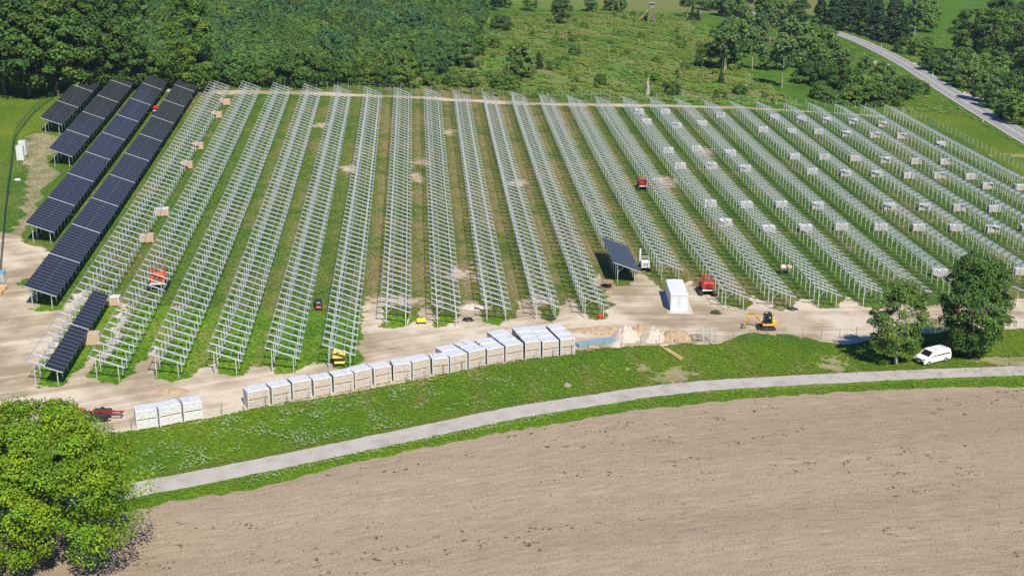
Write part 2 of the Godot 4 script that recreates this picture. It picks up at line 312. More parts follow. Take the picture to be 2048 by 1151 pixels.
func near_colour(x: float, z: float, out: PackedFloat32Array):
	var a := nA.get_noise_2d(x, z)          # broad
	var b := nB.get_noise_2d(x, z)          # tufts
	var f := nC.get_noise_2d(x, z)          # grain
	var c := x * cos(PSI) + z * sin(PSI)
	var t := x * sin(PSI) - z * cos(PSI)
	var k := (c - ROW15) / ROW_PITCH + 15.
	var dryness := clampf(1. - absf(k - 14.) / 6., 0., 1.) * .6 + clampf(a, 0., .4)
	var r := lerpf(82., 108., dryness) + a * 12. + b * 11. + f * 11.
	var g := lerpf(110., 108., dryness) + a * 8. + b * 11. + f * 12.
	var u := lerpf(40., 58., dryness) + a * 6. + b * 6. + f * 8.
	var front := line_z(road_u, x)
	if z > front + 60.: pass
	elif t < 188. and z > -182.:              # lush meadow and verges by the farm road
		r = 92. + a * 22. + b * 14. + f * 12.; g = 130. + a * 16. + b * 15. + f * 14.; u = 30. + a * 4. + f * 7.
		var de := absf(z - front)
		if de < 1.6 + b: r = lerpf(r, 112., .45); g = lerpf(g, 104., .45); u = lerpf(u, 70., .45)
	elif k < .6:                               # mown meadow beside the fence
		r = 94. + a * 20. + f * 10.; g = 118. + a * 12. + f * 10.; u = 36. + a * 6.
	var dry := 0.
	if t > 150. and k > 2.5 and k < 30.:
		var gi := floori(k)
		var fr := k - gi
		var s: float = DRY.get(gi, .3)
		dry = s * exp(-pow((fr - .68) / .15, 2.)) * clampf(.75 + b * 1.1 + a * .9, 0., 1.)
		if gi < 9: dry = maxf(dry, .75 * exp(-pow((fr - .97 + (.0 if fr > .5 else -1.)) / .1, 2.)) * clampf(.5 + a * 1.4 + b, 0., 1.))
		dry = maxf(dry, clampf((a + b * .8 - .42) * 2.2, 0., .6))
	r = lerpf(r, 136. + f * 16., dry * .85); g = lerpf(g, 121. + f * 14., dry * .85); u = lerpf(u, 88. + f * 14., dry * .85)
	var s := bare_soil(x, z)
	if s > 0.:
		var across := z + (.52 * x if x < 8. else 4. + .06 * x)
		var rut := nA.get_noise_2d(across * 7., x * .35) * .8 + nB.get_noise_2d(across * 3.2, x * .1) * .5
		var pale := clampf(.5 + a * 1.1 + b * .35 + rut * .7 + .1, 0., 1.) * clampf(s * 2.2 - 1.2, 0., 1.)
		var dr := lerpf(158., 206., pale) + f * 6. + b * 5.
		var dg := lerpf(143., 195., pale) + f * 6. + b * 5.
		var du := lerpf(119., 174., pale) + f * 6. + b * 5.
		var m := clampf(s * 1.25 + b * .3, 0., 1.)
		r = lerpf(r, dr, m); g = lerpf(g, dg, m); u = lerpf(u, du, m)
	out[0] = r; out[1] = g; out[2] = u

func far_colour(x: float, z: float, out: PackedFloat32Array):
	var a := nA.get_noise_2d(x * .7, z * .7)
	var b := nB.get_noise_2d(x * .7, z * .7)
	var f := nC.get_noise_2d(x, z)
	var p := Vector2(x + a * 4., z + b * 4.)
	var r := 78. + a * 16. + b * 14.; var g := 112. + a * 14. + b * 14.; var u := 36. + a * 5. + b * 6.
	if Geometry2D.is_point_in_polygon(p, PG.clearcut):
		var w := clampf(.35 + a * 1.3 + b * 1.1, 0., 1.)
		r = lerpf(92., 134., w * .8) + f * 14.; g = lerpf(128., 128., w * .8) + f * 14.; u = lerpf(44., 82., w) + f * 8.
	elif Geometry2D.is_point_in_polygon(p, PG.thicket): r = 44. + f * 8.; g = 66. + f * 8.; u = 28.
	elif Geometry2D.is_point_in_polygon(p, PG.far_field):
		var w := clampf((-z - 545.) / 40. + a, 0., 1.)
		r = lerpf(104., 118., w); g = lerpf(126., 124., w); u = lerpf(54., 70., w)
	elif Geometry2D.is_point_in_polygon(p, PG.bright): r = 78. + f * 8.; g = 116. + f * 8.; u = 28.
	elif Geometry2D.is_point_in_polygon(p, PG.right) or (x > 100. and z > -360. and x < 121.): r = 92. + a * 22. + f * 8.; g = 116. + a * 10. + f * 8.; u = 34. + a * 8.
	elif x < -95. and z > -300.: r = 94. + a * 20. + f * 10.; g = 118. + a * 12. + f * 10.; u = 36.
	elif z > -110. or (x > 64. and z > line_z(field_e, x) + 8.): r = 150.; g = 133.; u = 112.
	elif x < -60. and z > -140.: r = 70. + a * 20.; g = 107. + a * 16.; u = 24.
	for q in [[PG.path1, .8], [PG.path2, .5]]:
		if near_line(p, q[0]) < q[1]: r = 158.; g = 146.; u = 112.
	out[0] = r; out[1] = g; out[2] = u

var PG := {}
const NX0 := -110.
const NX1 := 110.
const NZ0 := -352.
const NZ1 := -112.
const FX0 := -200.
const FX1 := 320.
const FZ0 := -800.
const FZ1 := -60.

func painted(nx: int, nz: int, x0: float, x1: float, z0: float, z1: float, fn: Callable) -> ImageTexture:
	var d := PackedByteArray(); d.resize(nx * nz * 3)
	var o := PackedFloat32Array([0., 0., 0.])
	for j in nz:
		var z := lerpf(z0, z1, (j + .5) / nz)
		for i in nx:
			fn.call(lerpf(x0, x1, (i + .5) / nx), z, o)
			var q := (j * nx + i) * 3
			d[q] = int(clampf(o[0], 4., 250.)); d[q + 1] = int(clampf(o[1], 4., 250.)); d[q + 2] = int(clampf(o[2], 4., 250.))
	return ImageTexture.create_from_image(Image.create_from_data(nx, nz, false, Image.FORMAT_RGB8, d))

func sheet(xs: Array, zs: Array, keep: Callable, uv: Callable, up := 0.) -> ArrayMesh:   # a draped grid
	var st := SurfaceTool.new()
	st.begin(Mesh.PRIMITIVE_TRIANGLES)
	var e := .6
	for j in zs.size(): for i in xs.size():
		var x: float = xs[i]; var z: float = zs[j]
		st.set_normal(Vector3(ground(x - e, z) - ground(x + e, z), 2. * e, ground(x, z - e) - ground(x, z + e)).normalized())
		st.set_uv(uv.call(x, z)); st.set_uv2(Vector2(x, z) / 7.)
		st.add_vertex(at(x, z, up))
	for j in zs.size() - 1: for i in xs.size() - 1:
		if not keep.call((xs[i] + xs[i + 1]) * .5, (zs[j] + zs[j + 1]) * .5): continue
		var q := j * xs.size() + i
		for k in [q, q + 1, q + xs.size(), q + 1, q + xs.size() + 1, q + xs.size()]: st.add_index(k)
	return st.commit()

func ground_mat(tex: Texture2D, freq := .02, lo := .62, hi := 1.25) -> StandardMaterial3D:
	var m := mat(Color.WHITE, .95, 0., .2)
	m.albedo_texture = tex
	m.detail_enabled = true; m.detail_blend_mode = BaseMaterial3D.BLEND_MODE_MUL; m.detail_uv_layer = BaseMaterial3D.DETAIL_UV_2
	m.detail_albedo = ImageTexture.create_from_image(grey_tile(51, freq, 5, lo, hi))
	return m

func steps(a: float, b: float, d: float) -> Array:
	var k := maxi(1, roundi(absf(b - a) / d)); var o := []
	for i in k: o.append(lerpf(a, b, float(i) / k))
	return o

func ribbon(l: PackedVector2Array, r: PackedVector2Array, up: float, cuts := 3) -> MB:   # a draped band between two lines with the same number of points
	var mb := MB.new()
	for i in l.size() - 1:
		var n := maxi(1, int(l[i].distance_to(l[i + 1]) / 2.5))
		for s in n:
			var row := []
			for e in [float(s) / n, float(s + 1) / n]:
				var a := l[i].lerp(l[i + 1], e); var b := r[i].lerp(r[i + 1], e)
				var pts := []
				for q in cuts + 1:
					var p := a.lerp(b, float(q) / cuts)
					pts.append(at(p.x, p.y, up))
				row.append(pts)
			for q in cuts: mb.quad(row[0][q + 1], row[1][q + 1], row[1][q], row[0][q])
	return mb

func smooth_line(l: PackedVector2Array, d: float) -> PackedVector2Array:
	var cv := Curve2D.new()
	for i in l.size():
		var tan := (l[mini(i + 1, l.size() - 1)] - l[maxi(i - 1, 0)]) / 6.
		cv.add_point(l[i], -tan, tan)
	var k := int(cv.get_baked_length() / d); var o := PackedVector2Array()
	for i in k + 1: o.append(cv.sample_baked(cv.get_baked_length() * i / k))
	return o

func offset_line(l: PackedVector2Array, d: float) -> PackedVector2Array:
	var o := PackedVector2Array()
	for i in l.size():
		var tn := (l[mini(i + 1, l.size() - 1)] - l[maxi(i - 1, 0)]).normalized()
		o.append(l[i] + Vector2(-tn.y, tn.x) * d)
	return o

func up_faces(mb: MB) -> MB:   # turn every face of a flat sheet upward
	for i in range(0, mb.v.size(), 3):
		var m := (mb.v[i + 2] - mb.v[i]).cross(mb.v[i + 1] - mb.v[i]).normalized()
		if m.y < 0:
			var s := mb.v[i + 1]; mb.v[i + 1] = mb.v[i + 2]; mb.v[i + 2] = s
			m = -m
		for k in 3: mb.n[i + k] = m
	return mb

func build_ground():
	var xs := steps(-420., NX0, 14.) + steps(NX0, NX1, 2.75) + steps(NX1, 620., 14.) + [620.]
	var zs := steps(-1500., -800., 50.) + steps(-800., NZ0, 9.) + steps(NZ0, NZ1, 3.) + steps(NZ1, 60., 8.) + [60.]
	var inside := func(x, z): return x > NX0 and x < NX1 and z > NZ0 and z < NZ1
	var near_tex := painted(1400, 1500, NX0, NX1, NZ0, NZ1, near_colour)
	var far_tex := painted(860, 1000, FX0, FX1, FZ0, FZ1, far_colour)
	var gm := ground_mat(near_tex)
	var nuv := func(x, z): return Vector2((x - NX0) / (NX1 - NX0), (z - NZ0) / (NZ1 - NZ0))
	var fuv := func(x, z): return Vector2(clampf((x - FX0) / (FX1 - FX0), .002, .998), clampf((z - FZ0) / (FZ1 - FZ0), .002, .998))
	structure(put("meadow_ground", sheet(xs, zs, inside, nuv), gm), "green grass between the solar racks and along the farm road")
	structure(put("hillside_ground", sheet(xs, zs, func(x, z): return not inside.call(x, z), fuv), ground_mat(far_tex, .014)), "green hillside and fields around the building site")
	# bare soil lane: the cells of a half-metre grid where the traffic left soil
	var mb := MB.new()
	var uvs := PackedVector2Array()
	var cell := .5
	var gx := int(200. / cell); var gz := int(76. / cell)
	var val := PackedFloat32Array(); val.resize((gx + 1) * (gz + 1))
	for j in gz + 1: for i in gx + 1: val[j * (gx + 1) + i] = bare_soil(-100. + i * cell, -216. + j * cell) - .6
	for j in gz: for i in gx:
		var q := [j * (gx + 1) + i, j * (gx + 1) + i + 1, (j + 1) * (gx + 1) + i + 1, (j + 1) * (gx + 1) + i]
		var vv := [val[q[0]], val[q[1]], val[q[2]], val[q[3]]]
		if vv.max() <= 0.: continue
		var x := -100. + i * cell; var z := -216. + j * cell
		var cp := [Vector2(x, z), Vector2(x + cell, z), Vector2(x + cell, z + cell), Vector2(x, z + cell)]
		var poly := []
		for k in 4:
			if vv[k] > 0.: poly.append(cp[k])
			if (vv[k] > 0.) != (vv[(k + 1) % 4] > 0.): poly.append(cp[k].lerp(cp[(k + 1) % 4], vv[k] / (vv[k] - vv[(k + 1) % 4])))
		for k in range(1, poly.size() - 1):
			for w in [poly[0], poly[k], poly[k + 1]]:
				mb.v.append(at(w.x, w.y, .03)); mb.n.append(Vector3.UP); uvs.append(nuv.call(w.x, w.y))
	var arr := []; arr.resize(Mesh.ARRAY_MAX)
	var uv2 := PackedVector2Array()
	for p in mb.v: uv2.append(Vector2(p.x, p.z) / 7.)
	up_faces(mb)
	arr[Mesh.ARRAY_VERTEX] = mb.v; arr[Mesh.ARRAY_NORMAL] = mb.n; arr[Mesh.ARRAY_TEX_UV] = uvs; arr[Mesh.ARRAY_TEX_UV2] = uv2
	var am := ArrayMesh.new(); am.add_surface_from_arrays(Mesh.PRIMITIVE_TRIANGLES, arr)
	structure(put("dirt_track", am, ground_mat(near_tex, .08, .76, 1.12)), "pale rutted dirt track along the front ends of the solar racks")
	# farm road
	var u := smooth_line(v2([-75., -112.] + ROAD_UP + [90., -166.5, 140., -168.]), .8)
	var low := offset_line(u, 3.35)
	for i in u.size():   # ragged edges
		u[i] += Vector2(0, nB.get_noise_2d(u[i].x * 4., 3.) * .22); low[i] += Vector2(0, nB.get_noise_2d(u[i].x * 4., 30.) * .25)
	structure(part("farm_road", up_faces(ribbon(u, low, .045)), M.farm_road), "pale concrete farm road curving past the ploughed field")
	# field
	var fm := mat(Color.WHITE, .95, 0., .2)
	fm.vertex_color_use_as_albedo = true
	fm.albedo_texture = ramp_tile(52, .022, 5, [Color(.555, .5, .42), Color(.622, .565, .482), Color(.645, .588, .503), Color(.7, .645, .56)], 1024)
	fm.detail_enabled = true; fm.detail_blend_mode = BaseMaterial3D.BLEND_MODE_MUL; fm.detail_uv_layer = BaseMaterial3D.DETAIL_UV_2
	fm.detail_albedo = ImageTexture.create_from_image(grey_tile(53, .06, 5, .78, 1.17))
	var st := SurfaceTool.new(); st.begin(Mesh.PRIMITIVE_TRIANGLES)
	var fx := steps(-62., 130., 1.) + [130.]
	var nz := 60
	for j in nz + 1: for i in fx.size():
		var x: float = fx[i]
		var z0 := line_z(field_e, x) + nB.get_noise_2d(x * 3., 7.) * .8 + nA.get_noise_2d(x * 9., 3.) * .5
		var z := lerpf(z0, -96. + x * .05, float(j) / nz)
		var s := .5 + nA.get_noise_2d(x * .25 + z * .12, z * 1.6 + x * .35) * .9 + nB.get_noise_2d(x * .07 + 9., (z + .16 * x) * 1.3) * .45
		var tone := Color(.84, .83, .82).lerp(Color(1., .99, .97), clampf(s, 0., 1.))
		st.set_color(tone); st.set_normal(Vector3.UP); st.set_uv(Vector2(x / 95., (z - line_z(field_e, x) * .8) / 16.)); st.set_uv2(Vector2(x, z) / 9.)
		st.add_vertex(at(x, z, .05 + (nC.get_noise_2d(x * 2., z * 2.) * .02)))
	for j in nz: for i in fx.size() - 1:
		var q := j * fx.size() + i
		for k in [q, q + 1, q + fx.size(), q + 1, q + fx.size() + 1, q + fx.size()]: st.add_index(k)
	st.generate_normals()
	structure(put("ploughed_field", st.commit(), fm), "brown ploughed field with clods and small stones")
	# country road
	var cl := smooth_line(v2([97., -760., 95., -650., 100., -598., 112., -577., 122., -559., 129.6, -520., 131.6, -486., 131.8, -450., 130., -412., 128.6, -378., 127.8, -348., 127., -320., 126., -260.]), 4.)
	structure(part("country_road", up_faces(ribbon(offset_line(cl, -3.4), offset_line(cl, 3.4), .06)), M.asphalt), "grey asphalt country road running down through the trees")
	for o in [-3.1, -.06, 3.1]:
		var mk := part("road_marking", up_faces(ribbon(offset_line(cl, o - .09), offset_line(cl, o + .09), .075, 1)), M.paint)
		structure(mk, "white painted line on the country road")
	for e in [[135.4, -455., 2.2, 3.], [135., -392., 2.6, 8.], [122.8, -448., 2.6, 9.]]:
		var lb := MB.new()
		for i in 14:
			var t0 := TAU * i / 14; var t1 := TAU * (i + 1) / 14
			lb.tri(at(e[0], e[1], .05), at(e[0] + cos(t0) * e[2], e[1] + sin(t0) * e[3], .05), at(e[0] + cos(t1) * e[2], e[1] + sin(t1) * e[3], .05), Vector3.UP, Vector3.UP, Vector3.UP)
		structure(part("gravel_pullout", up_faces(lb), M.gravel_heap), "pale gravel pull-out beside the country road")

# ---------------------------------------------------------------- vegetation
func foliage(mb: MB, r: RandomNumberGenerator, c: Vector3, rad: Vector3, count: int, size: float, tone: Color, centre: Vector3):   # leaves over one clump
	var tint := r.randf_range(.72, 1.25)
	var warm := r.randf_range(-.12, .14)
	for i in count:
		var d := Vector3(r.randfn(), r.randfn() + .25, r.randfn()).normalized()
		var p := c + d * rad * r.randf_range(.55, 1.05)
		var m := (d * .55 + (p - centre).normalized() * .35 + Vector3(r.randfn(), r.randfn() + .55, r.randfn()) * .42).normalized()
		var a := m.cross(Vector3(r.randfn(), r.randfn(), r.randfn())).normalized()
		var b := m.cross(a)
		var s := size * r.randf_range(.6, 1.3)
		var k := tint * r.randf_range(.8, 1.22)
		mb.col = Color(tone.r * k * (1. + warm * 1.4), tone.g * k, tone.b * k * (1. - warm))
		var droop := m * s * -.18
		var p0 := p - a * s * .62 + droop; var p2 := p + a * s * .62 + droop
		var p1 := p - b * s * .42; var p3 := p + b * s * .42
		mb.tri(p0, p1, p3, m, m, m); mb.tri(p1, p2, p3, m, m, m)

func crown(sd: int, h: float, base: float, rad: float, clumps: int, leaves: int, size: float, clump_r: float, tone: Color, shape := 0) -> ArrayMesh:
	# shape 0 broad dome, 1 upright, 2 conifer, 3 low mound
	var r := RandomNumberGenerator.new(); r.seed = sd
	var mb := MB.new()
	var centre := Vector3(0, lerpf(base, h, .42), 0)
	var lob := []
	for i in 7: lob.append(r.randf_range(.66, 1.2))
	for i in clumps:
		var u := r.randf()
		var ang := i * 2.39996 + r.randf_range(-.5, .5)
		var y := lerpf(base, h - clump_r * .6, u)
		var prof := 1.
		match shape:
			0: prof = pow(sin(PI * clampf(.13 + u * .83, 0., 1.)), .6)
			1: prof = pow(sin(PI * clampf(.2 + u * .76, 0., 1.)), .75)
			2: prof = (1. - u) * .98 + .04
			3: prof = sqrt(maxf(0., 1. - u * u * .92))
		var rr: float = rad * prof * lob[int((ang / TAU - floorf(ang / TAU)) * 7.)] * sqrt(r.randf_range(.3, 1.))
		if shape == 2: rr = rad * prof * r.randf_range(.55, 1.)
		var cr := clump_r * r.randf_range(.5, 1.4) * (lerpf(1.1, .5, u) if shape == 2 else 1.)
		foliage(mb, r, Vector3(cos(ang) * rr, y, sin(ang) * rr), Vector3(cr, cr * (.42 if shape == 2 else .68), cr), leaves, size, tone, centre)
	return mb.mesh()

func trunk(sd: int, h: float, base: float, rad: float, r0: float, limbs: int) -> ArrayMesh:
	var r := RandomNumberGenerator.new(); r.seed = sd
	var mb := MB.new()
	var p := [Vector3(0, -.3, 0)]; var q := [r0 * 1.25]
	var lean := Vector3(r.randf_range(-.04, .04), 1, r.randf_range(-.04, .04))
	for i in 5:
		var y := h * .86 * (i + 1) / 5.
		p.append(lean * y + Vector3(r.randf_range(-.012, .012), 0, r.randf_range(-.012, .012)) * h)
		q.append(r0 * lerpf(1., .22, (i + 1) / 5.))
	mb.tube(p, q, 7)
	for i in limbs:
		var u := r.randf_range(base / h * .9, .8)
		var s := lean * h * .86 * u / .86
		var a := i * 2.4 + r.randf()
		var e := s + Vector3(cos(a) * rad * .42, h * r.randf_range(.06, .14), sin(a) * rad * .42)
		mb.tube([s, s.lerp(e, .5) + Vector3(0, .2, 0), e], [r0 * .42, r0 * .28, r0 * .1], 5)
	return mb.mesh()

var kinds := {}
func plant_kinds():
	var dark := Color(.05, .108, .02); var mid := Color(.105, .185, .032); var cool := Color(.088, .168, .048); var needle := Color(.032, .066, .022); var pale := Color(.095, .16, .045)
	kinds = {"b": [], "y": [], "s": [], "p": [], "i": []}
	for i in 4: kinds.b.append([crown(100 + i, 1., .14, .34 + .03 * i, 84, 120, .031, .092, dark.lerp(mid, i / 6.), 0), trunk(100 + i, 1., .14, .3, .022, 7), M.bark])
	for i in 4: kinds.y.append([crown(120 + i, 1., .12, .3 + .02 * i, 70, 60, .05, .1, cool.lerp(mid, i / 3.), 1), trunk(120 + i, 1., .2, .2, .013, 5), M.bark])
	for i in 4: kinds.s.append([crown(140 + i, 1., .06, .58 + .07 * i, 70, 70, .062, .15, mid.lerp(dark, i / 3.), 3), trunk(140 + i, 1., .1, .3, .02, 5), M.bark])
	for i in 3: kinds.p.append([crown(160 + i, 1., .1, .24 + .03 * i, 120, 34, .05, .075, needle, 2), trunk(160 + i, 1., .2, .1, .016, 3), M.bark])
	for i in 3: kinds.i.append([crown(180 + i, 1., .42, .24 + .03 * i, 52, 38, .045, .085, pale.lerp(cool, .5), 1), trunk(180 + i, 1., .45, .18, .0105, 6), M.birch])

const KIND_NAME := {"b": ["broadleaf_tree", "broadleaf tree", "tree"], "y": ["young_tree", "young tree", "tree"], "s": ["leafy_shrub", "leafy shrub", "shrub"], "p": ["spruce_tree", "dark spruce", "tree"], "i": ["birch_tree", "pale-trunked birch", "tree"]}

func zone(x: float, z: float) -> String:
	if x < -70. and z > -322.: return "at the forest edge behind the panel rows"
	if x < -85.: return "deep in the forest behind the panel rows"
	if z > -352. and x < 4.: return "along the fence behind the bare racks"
	if x < 12. and z > -430.: return "at the edge of the grassy clearing"
	if x < 60. and z < -430.: return "on the far side of the grassy clearing"
	if x < 60.: return "scattered in the grassy clearing"
	if x < 84. and z < -500. and z > -560.: return "beside the wooden hunting stand"
	if x < 95. and z < -390.: return "in the open grove beside the clearing"
	if x < 121. and z > -440.: return "in the thicket between racks and road"
	if z < -560.: return "beside the far bend of the country road"
	if z < -460.: return "in the dark wood above the country road"
	return "on the far bank of the country road"

func build_trees():
	rng.seed = 77
	var seen := {}
	var list := []
	for i in range(0, TREES.size(), 4): list.append(TREES.slice(i, i + 4))
	list.sort_custom(func(p, q): return p[1] / p[2] > q[1] / q[2])
	for e in list:
		var kind: String = e[0]
		var x: float = e[1]; var z: float = e[2]; var h: float = e[3]
		var v: Array = kinds[kind][rng.randi() % kinds[kind].size()]
		var zn := zone(x, z)
		var key := kind + zn
		var k: int = seen.get(key, 0); seen[key] = k + 1
		var nm: Array = KIND_NAME[kind]
		var o := thing(nm[0], "%s %s %s, counted from the left" % [ORD[k], nm[1], zn], nm[2], at(x, z), rng.randf() * TAU, nm[1] + "s " + zn)
		var wide := rng.randf_range(.9, 1.15)
		o.scale = Vector3(h * wide, h, h * wide)
		put("trunk", v[1], v[2], o); put("crown", v[0], M.leaf, o)

func multi(called: String, mesh: Mesh, m: Material, xfs: Array, label: String, cols = null) -> MultiMeshInstance3D:
	var mm := MultiMesh.new()
	mm.transform_format = MultiMesh.TRANSFORM_3D
	mm.use_colors = cols != null
	mm.mesh = mesh; mm.instance_count = xfs.size()
	for i in xfs.size():
		mm.set_instance_transform(i, xfs[i])
		if cols != null: mm.set_instance_color(i, cols[i])
	var o := MultiMeshInstance3D.new()
	o.name = numbered(self, called); o.multimesh = mm; o.material_override = m
	add_child(o); tag(o, label, "", "", "stuff")
	return o

func patchy(xfs: Array, r: RandomNumberGenerator, amount: float) -> Array:   # dry and lush patches of growth
	var o := []
	for q in xfs:
		var w := (nA.get_noise_2d(q.origin.x * 1.2, q.origin.z * 1.2) * 1.1 + nB.get_noise_2d(q.origin.x * .5, q.origin.z * .5) * .6 + r.randf_range(-.25, .25)) * amount
		o.append(Color(1. + w * .55, 1. + w * .12, 1. + maxf(w, 0.) * .9))
	return o

func tuft(sd: int, blades: int, h: float, spread: float, lo: Color, hi: Color) -> ArrayMesh:
	var r := RandomNumberGenerator.new(); r.seed = sd
	var mb := MB.new()
	for i in blades:
		var a := r.randf() * TAU
		var d := Vector3(cos(a), 0, sin(a))
		var p := d * r.randf() * spread * .6
		var w := d.cross(Vector3.UP) * spread * r.randf_range(.1, .2)
		var tip := p + d * spread * r.randf_range(.3, 1.) + Vector3.UP * h * r.randf_range(.6, 1.1)
		mb.col = lo.lerp(hi, r.randf())
		var m := (Vector3.UP * 1.6 + d * .35).normalized()
		mb.tri(p - w, p + w, tip, m, m, m)
	return mb.mesh()

func scatter_vegetation():
	var r := RandomNumberGenerator.new(); r.seed = 5
	# young woodland behind the back fence
	var lists := [[], [], [], [], [], [], [], []]
	for i in 9500:
		var x := r.randf_range(-125., -8.); var z := r.randf_range(-600., -318.)
		if not Geometry2D.is_point_in_polygon(Vector2(x, z), PG.thicket): continue
		if z < -470. and r.randf() < .35: continue
		var h := r.randf_range(3.6, 8.) * (1. + .25 * nA.get_noise_2d(x * .6, z * .6))
		var s := h * r.randf_range(.6, .95)
		lists[clampi(int((nA.get_noise_2d(x * .5 + 60., z * .5) * .9 + .5) * 8. + r.randf_range(-1.5, 1.5)), 0, 7)].append(Transform3D(Basis(Vector3.UP, r.randf() * TAU).scaled(Vector3(s, h, s)), at(x, z, -.2)))
	var mix := [kinds.y[0][0], kinds.s[1][0], kinds.i[0][0], kinds.y[2][0], kinds.y[1][0], kinds.y[3][0], kinds.i[1][0], kinds.p[0][0]]
	for i in 8:
		var tint := []
		for q in lists[i]:
			var w := nA.get_noise_2d(q.origin.x * .8, q.origin.z * .8) + r.randf_range(-.3, .3)
			var lift: float = [1., .9, .9, 1.1, 1.05, .95, .95, 1.6][i]
			tint.append(Color(.84 + w * .45, .94 + w * .25, 1.05 - w * .3) * lift)
		multi("young_woodland", mix[i], M.leaf, lists[i], "dense young woodland covering the slope behind the site", tint)
	# saplings and bushes too many and small to count
	for v in 3:
		var bush := []; var tone := []
		for i in 280:
			var x := r.randf_range(-35., 85.); var z := r.randf_range(-545., -340.)
			if not Geometry2D.is_point_in_polygon(Vector2(x, z), PG.clearcut): continue
			if r.randf() > .3 + nA.get_noise_2d(x * .8, z * .8 + 50.) + clampf((-x + 10.) / 60., 0., .5): continue
			var h := r.randf_range(.7, 2.6)
			bush.append(Transform3D(Basis(Vector3.UP, r.randf() * TAU).scaled(Vector3(h, h, h) * Vector3(1.1, r.randf_range(.7, 1.2), 1.1)), at(x, z)))
			tone.append(Color(1.25, 1.2, 1.1) * r.randf_range(.8, 1.25))
		multi("low_scrub", [kinds.s[0][0], kinds.y[1][0], kinds.s[2][0]][v], M.leaf, bush, "low bushes and saplings sprouting over the clearing", tone)
	# undergrowth of the clearing and the far banks
	var weed := tuft(9, 16, .8, .55, Color(.165, .26, .034), Color(.27, .32, .08))
	var xf := []
	for i in 26000:
		var x := r.randf_range(-35., 80.); var z := r.randf_range(-560., -338.)
		if not Geometry2D.is_point_in_polygon(Vector2(x, z), PG.clearcut) or nA.get_noise_2d(x * 1.4, z * 1.4) + r.randf_range(-.4, .4) < -.05: continue
		var s := r.randf_range(.5, 1.5)
		xf.append(Transform3D(Basis(Vector3.UP, r.randf() * TAU).scaled(Vector3(s * 1.3, s * .8, s * 1.3)), at(x, z)))
	for i in 9000:
		var x := r.randf_range(90., 175.); var z := r.randf_range(-540., -270.)
		if absf(x - 129.) < 6. or (x < 122. and z > -358.): continue
		var s := r.randf_range(.5, 1.2)
		xf.append(Transform3D(Basis(Vector3.UP, r.randf() * TAU).scaled(Vector3(s * 1.3, s * .7, s * 1.3)), at(x, z)))
	multi("undergrowth", weed, M.grass, xf, "weeds and low undergrowth of the clearing and banks", patchy(xf, r, 1.))
	# meadow grass along the farm road
	var g1 := tuft(11, 14, .17, .17, Color(.135, .232, .022), Color(.19, .285, .035))
	xf = []
	for i in 70000:
		var x := r.randf_range(-75., 90.)
		var z0 := line_z(road_u, x)
		var z := z0 - r.randf() * 19. if r.randf() < .85 else line_z(field_e, x) - r.randf() * 3.8
		if z > z0 - .25 and z < z0 + 4.1: continue
		if bare_soil(x, z) > .4: continue
		if Vector2(x, z).distance_to(Vector2(x, z0)) > 21.: continue
		var s := r.randf_range(.5, 1.25)
		xf.append(Transform3D(Basis(Vector3.UP, r.randf() * TAU).scaled(Vector3(s, s * r.randf_range(.5, 1.1), s)), at(x, z)))
	multi("meadow_grass", g1, M.grass, xf, "tall meadow grass between pallets and farm road", patchy(xf, r, .5))
	# shorter grass among the racks
	var g2 := tuft(12, 10, .13, .2, Color(.095, .16, .022), Color(.15, .19, .045))
	xf = []
	for i in 52000:
		var k := r.randf_range(3.8, 29.6); var t := r.randf_range(156., 346.)
		var p := rowpt(rowc(k), t)
		var fr := k - floorf(k)
		if r.randf() < 1.1 * exp(-pow((fr - .68) / .17, 2.)) * DRY.get(floori(k), .3): continue
		if bare_soil(p.x, p.y) > .3: continue
		var s := r.randf_range(.5, 1.3)
		xf.append(Transform3D(Basis(Vector3.UP, r.randf() * TAU).scaled(Vector3(s, s, s)), at(p.x, p.y)))
	multi("site_grass", g2, M.grass, xf, "short grass growing under the solar racks", patchy(xf, r, .5))
	# white flowers in the meadow
	var fl := MB.new()
	for i in 4:
		var a := i * TAU / 4.
		var d := Vector3(cos(a), .12, sin(a)) * .07
		fl.tri(Vector3.ZERO, d.rotated(Vector3.UP, -.7), d.rotated(Vector3.UP, .7), Vector3.UP, Vector3.UP, Vector3.UP)
	xf = []
	for i in 5500:
		var x := r.randf_range(-44., 6.)
		var z := line_z(road_u, x) - r.randf_range(.4, 14.)
		var w := nB.get_noise_2d(x * .9 + 40., z * .9) * .9 + nA.get_noise_2d(x * 2., z * 2. + 30.) * .5 - absf(x + 24.) / 60.
		if w + r.randf_range(-.3, .3) < .08 or bare_soil(x, z) > .3: continue
		var s := r.randf_range(.6, 1.5)
		xf.append(Transform3D(Basis(Vector3.UP, r.randf() * TAU).scaled(Vector3(s, s, s)), at(x, z, r.randf_range(.3, .5))))
	for i in 500:
		var x := r.randf_range(-28., 5.)
		xf.append(Transform3D(Basis(Vector3.UP, r.randf() * TAU), at(x, line_z(field_e, x) - r.randf_range(1.4, 3.), .3)))
	multi("white_flowers", fl.mesh(), M.flower, xf, "white umbel flowers dotted through the meadow grass")
	# stones and weeds on the ploughed field
	var sm := MB.new(); var wm := tuft(14, 9, .16, .2, Color(.06, .075, .035), Color(.09, .1, .05))
	sm.cham(Transform3D(Basis(Vector3(1, .4, .2).normalized(), .5), Vector3.ZERO), Vector3(.16, .1, .13), .035)
	xf = []; var wf := []; var cf := []
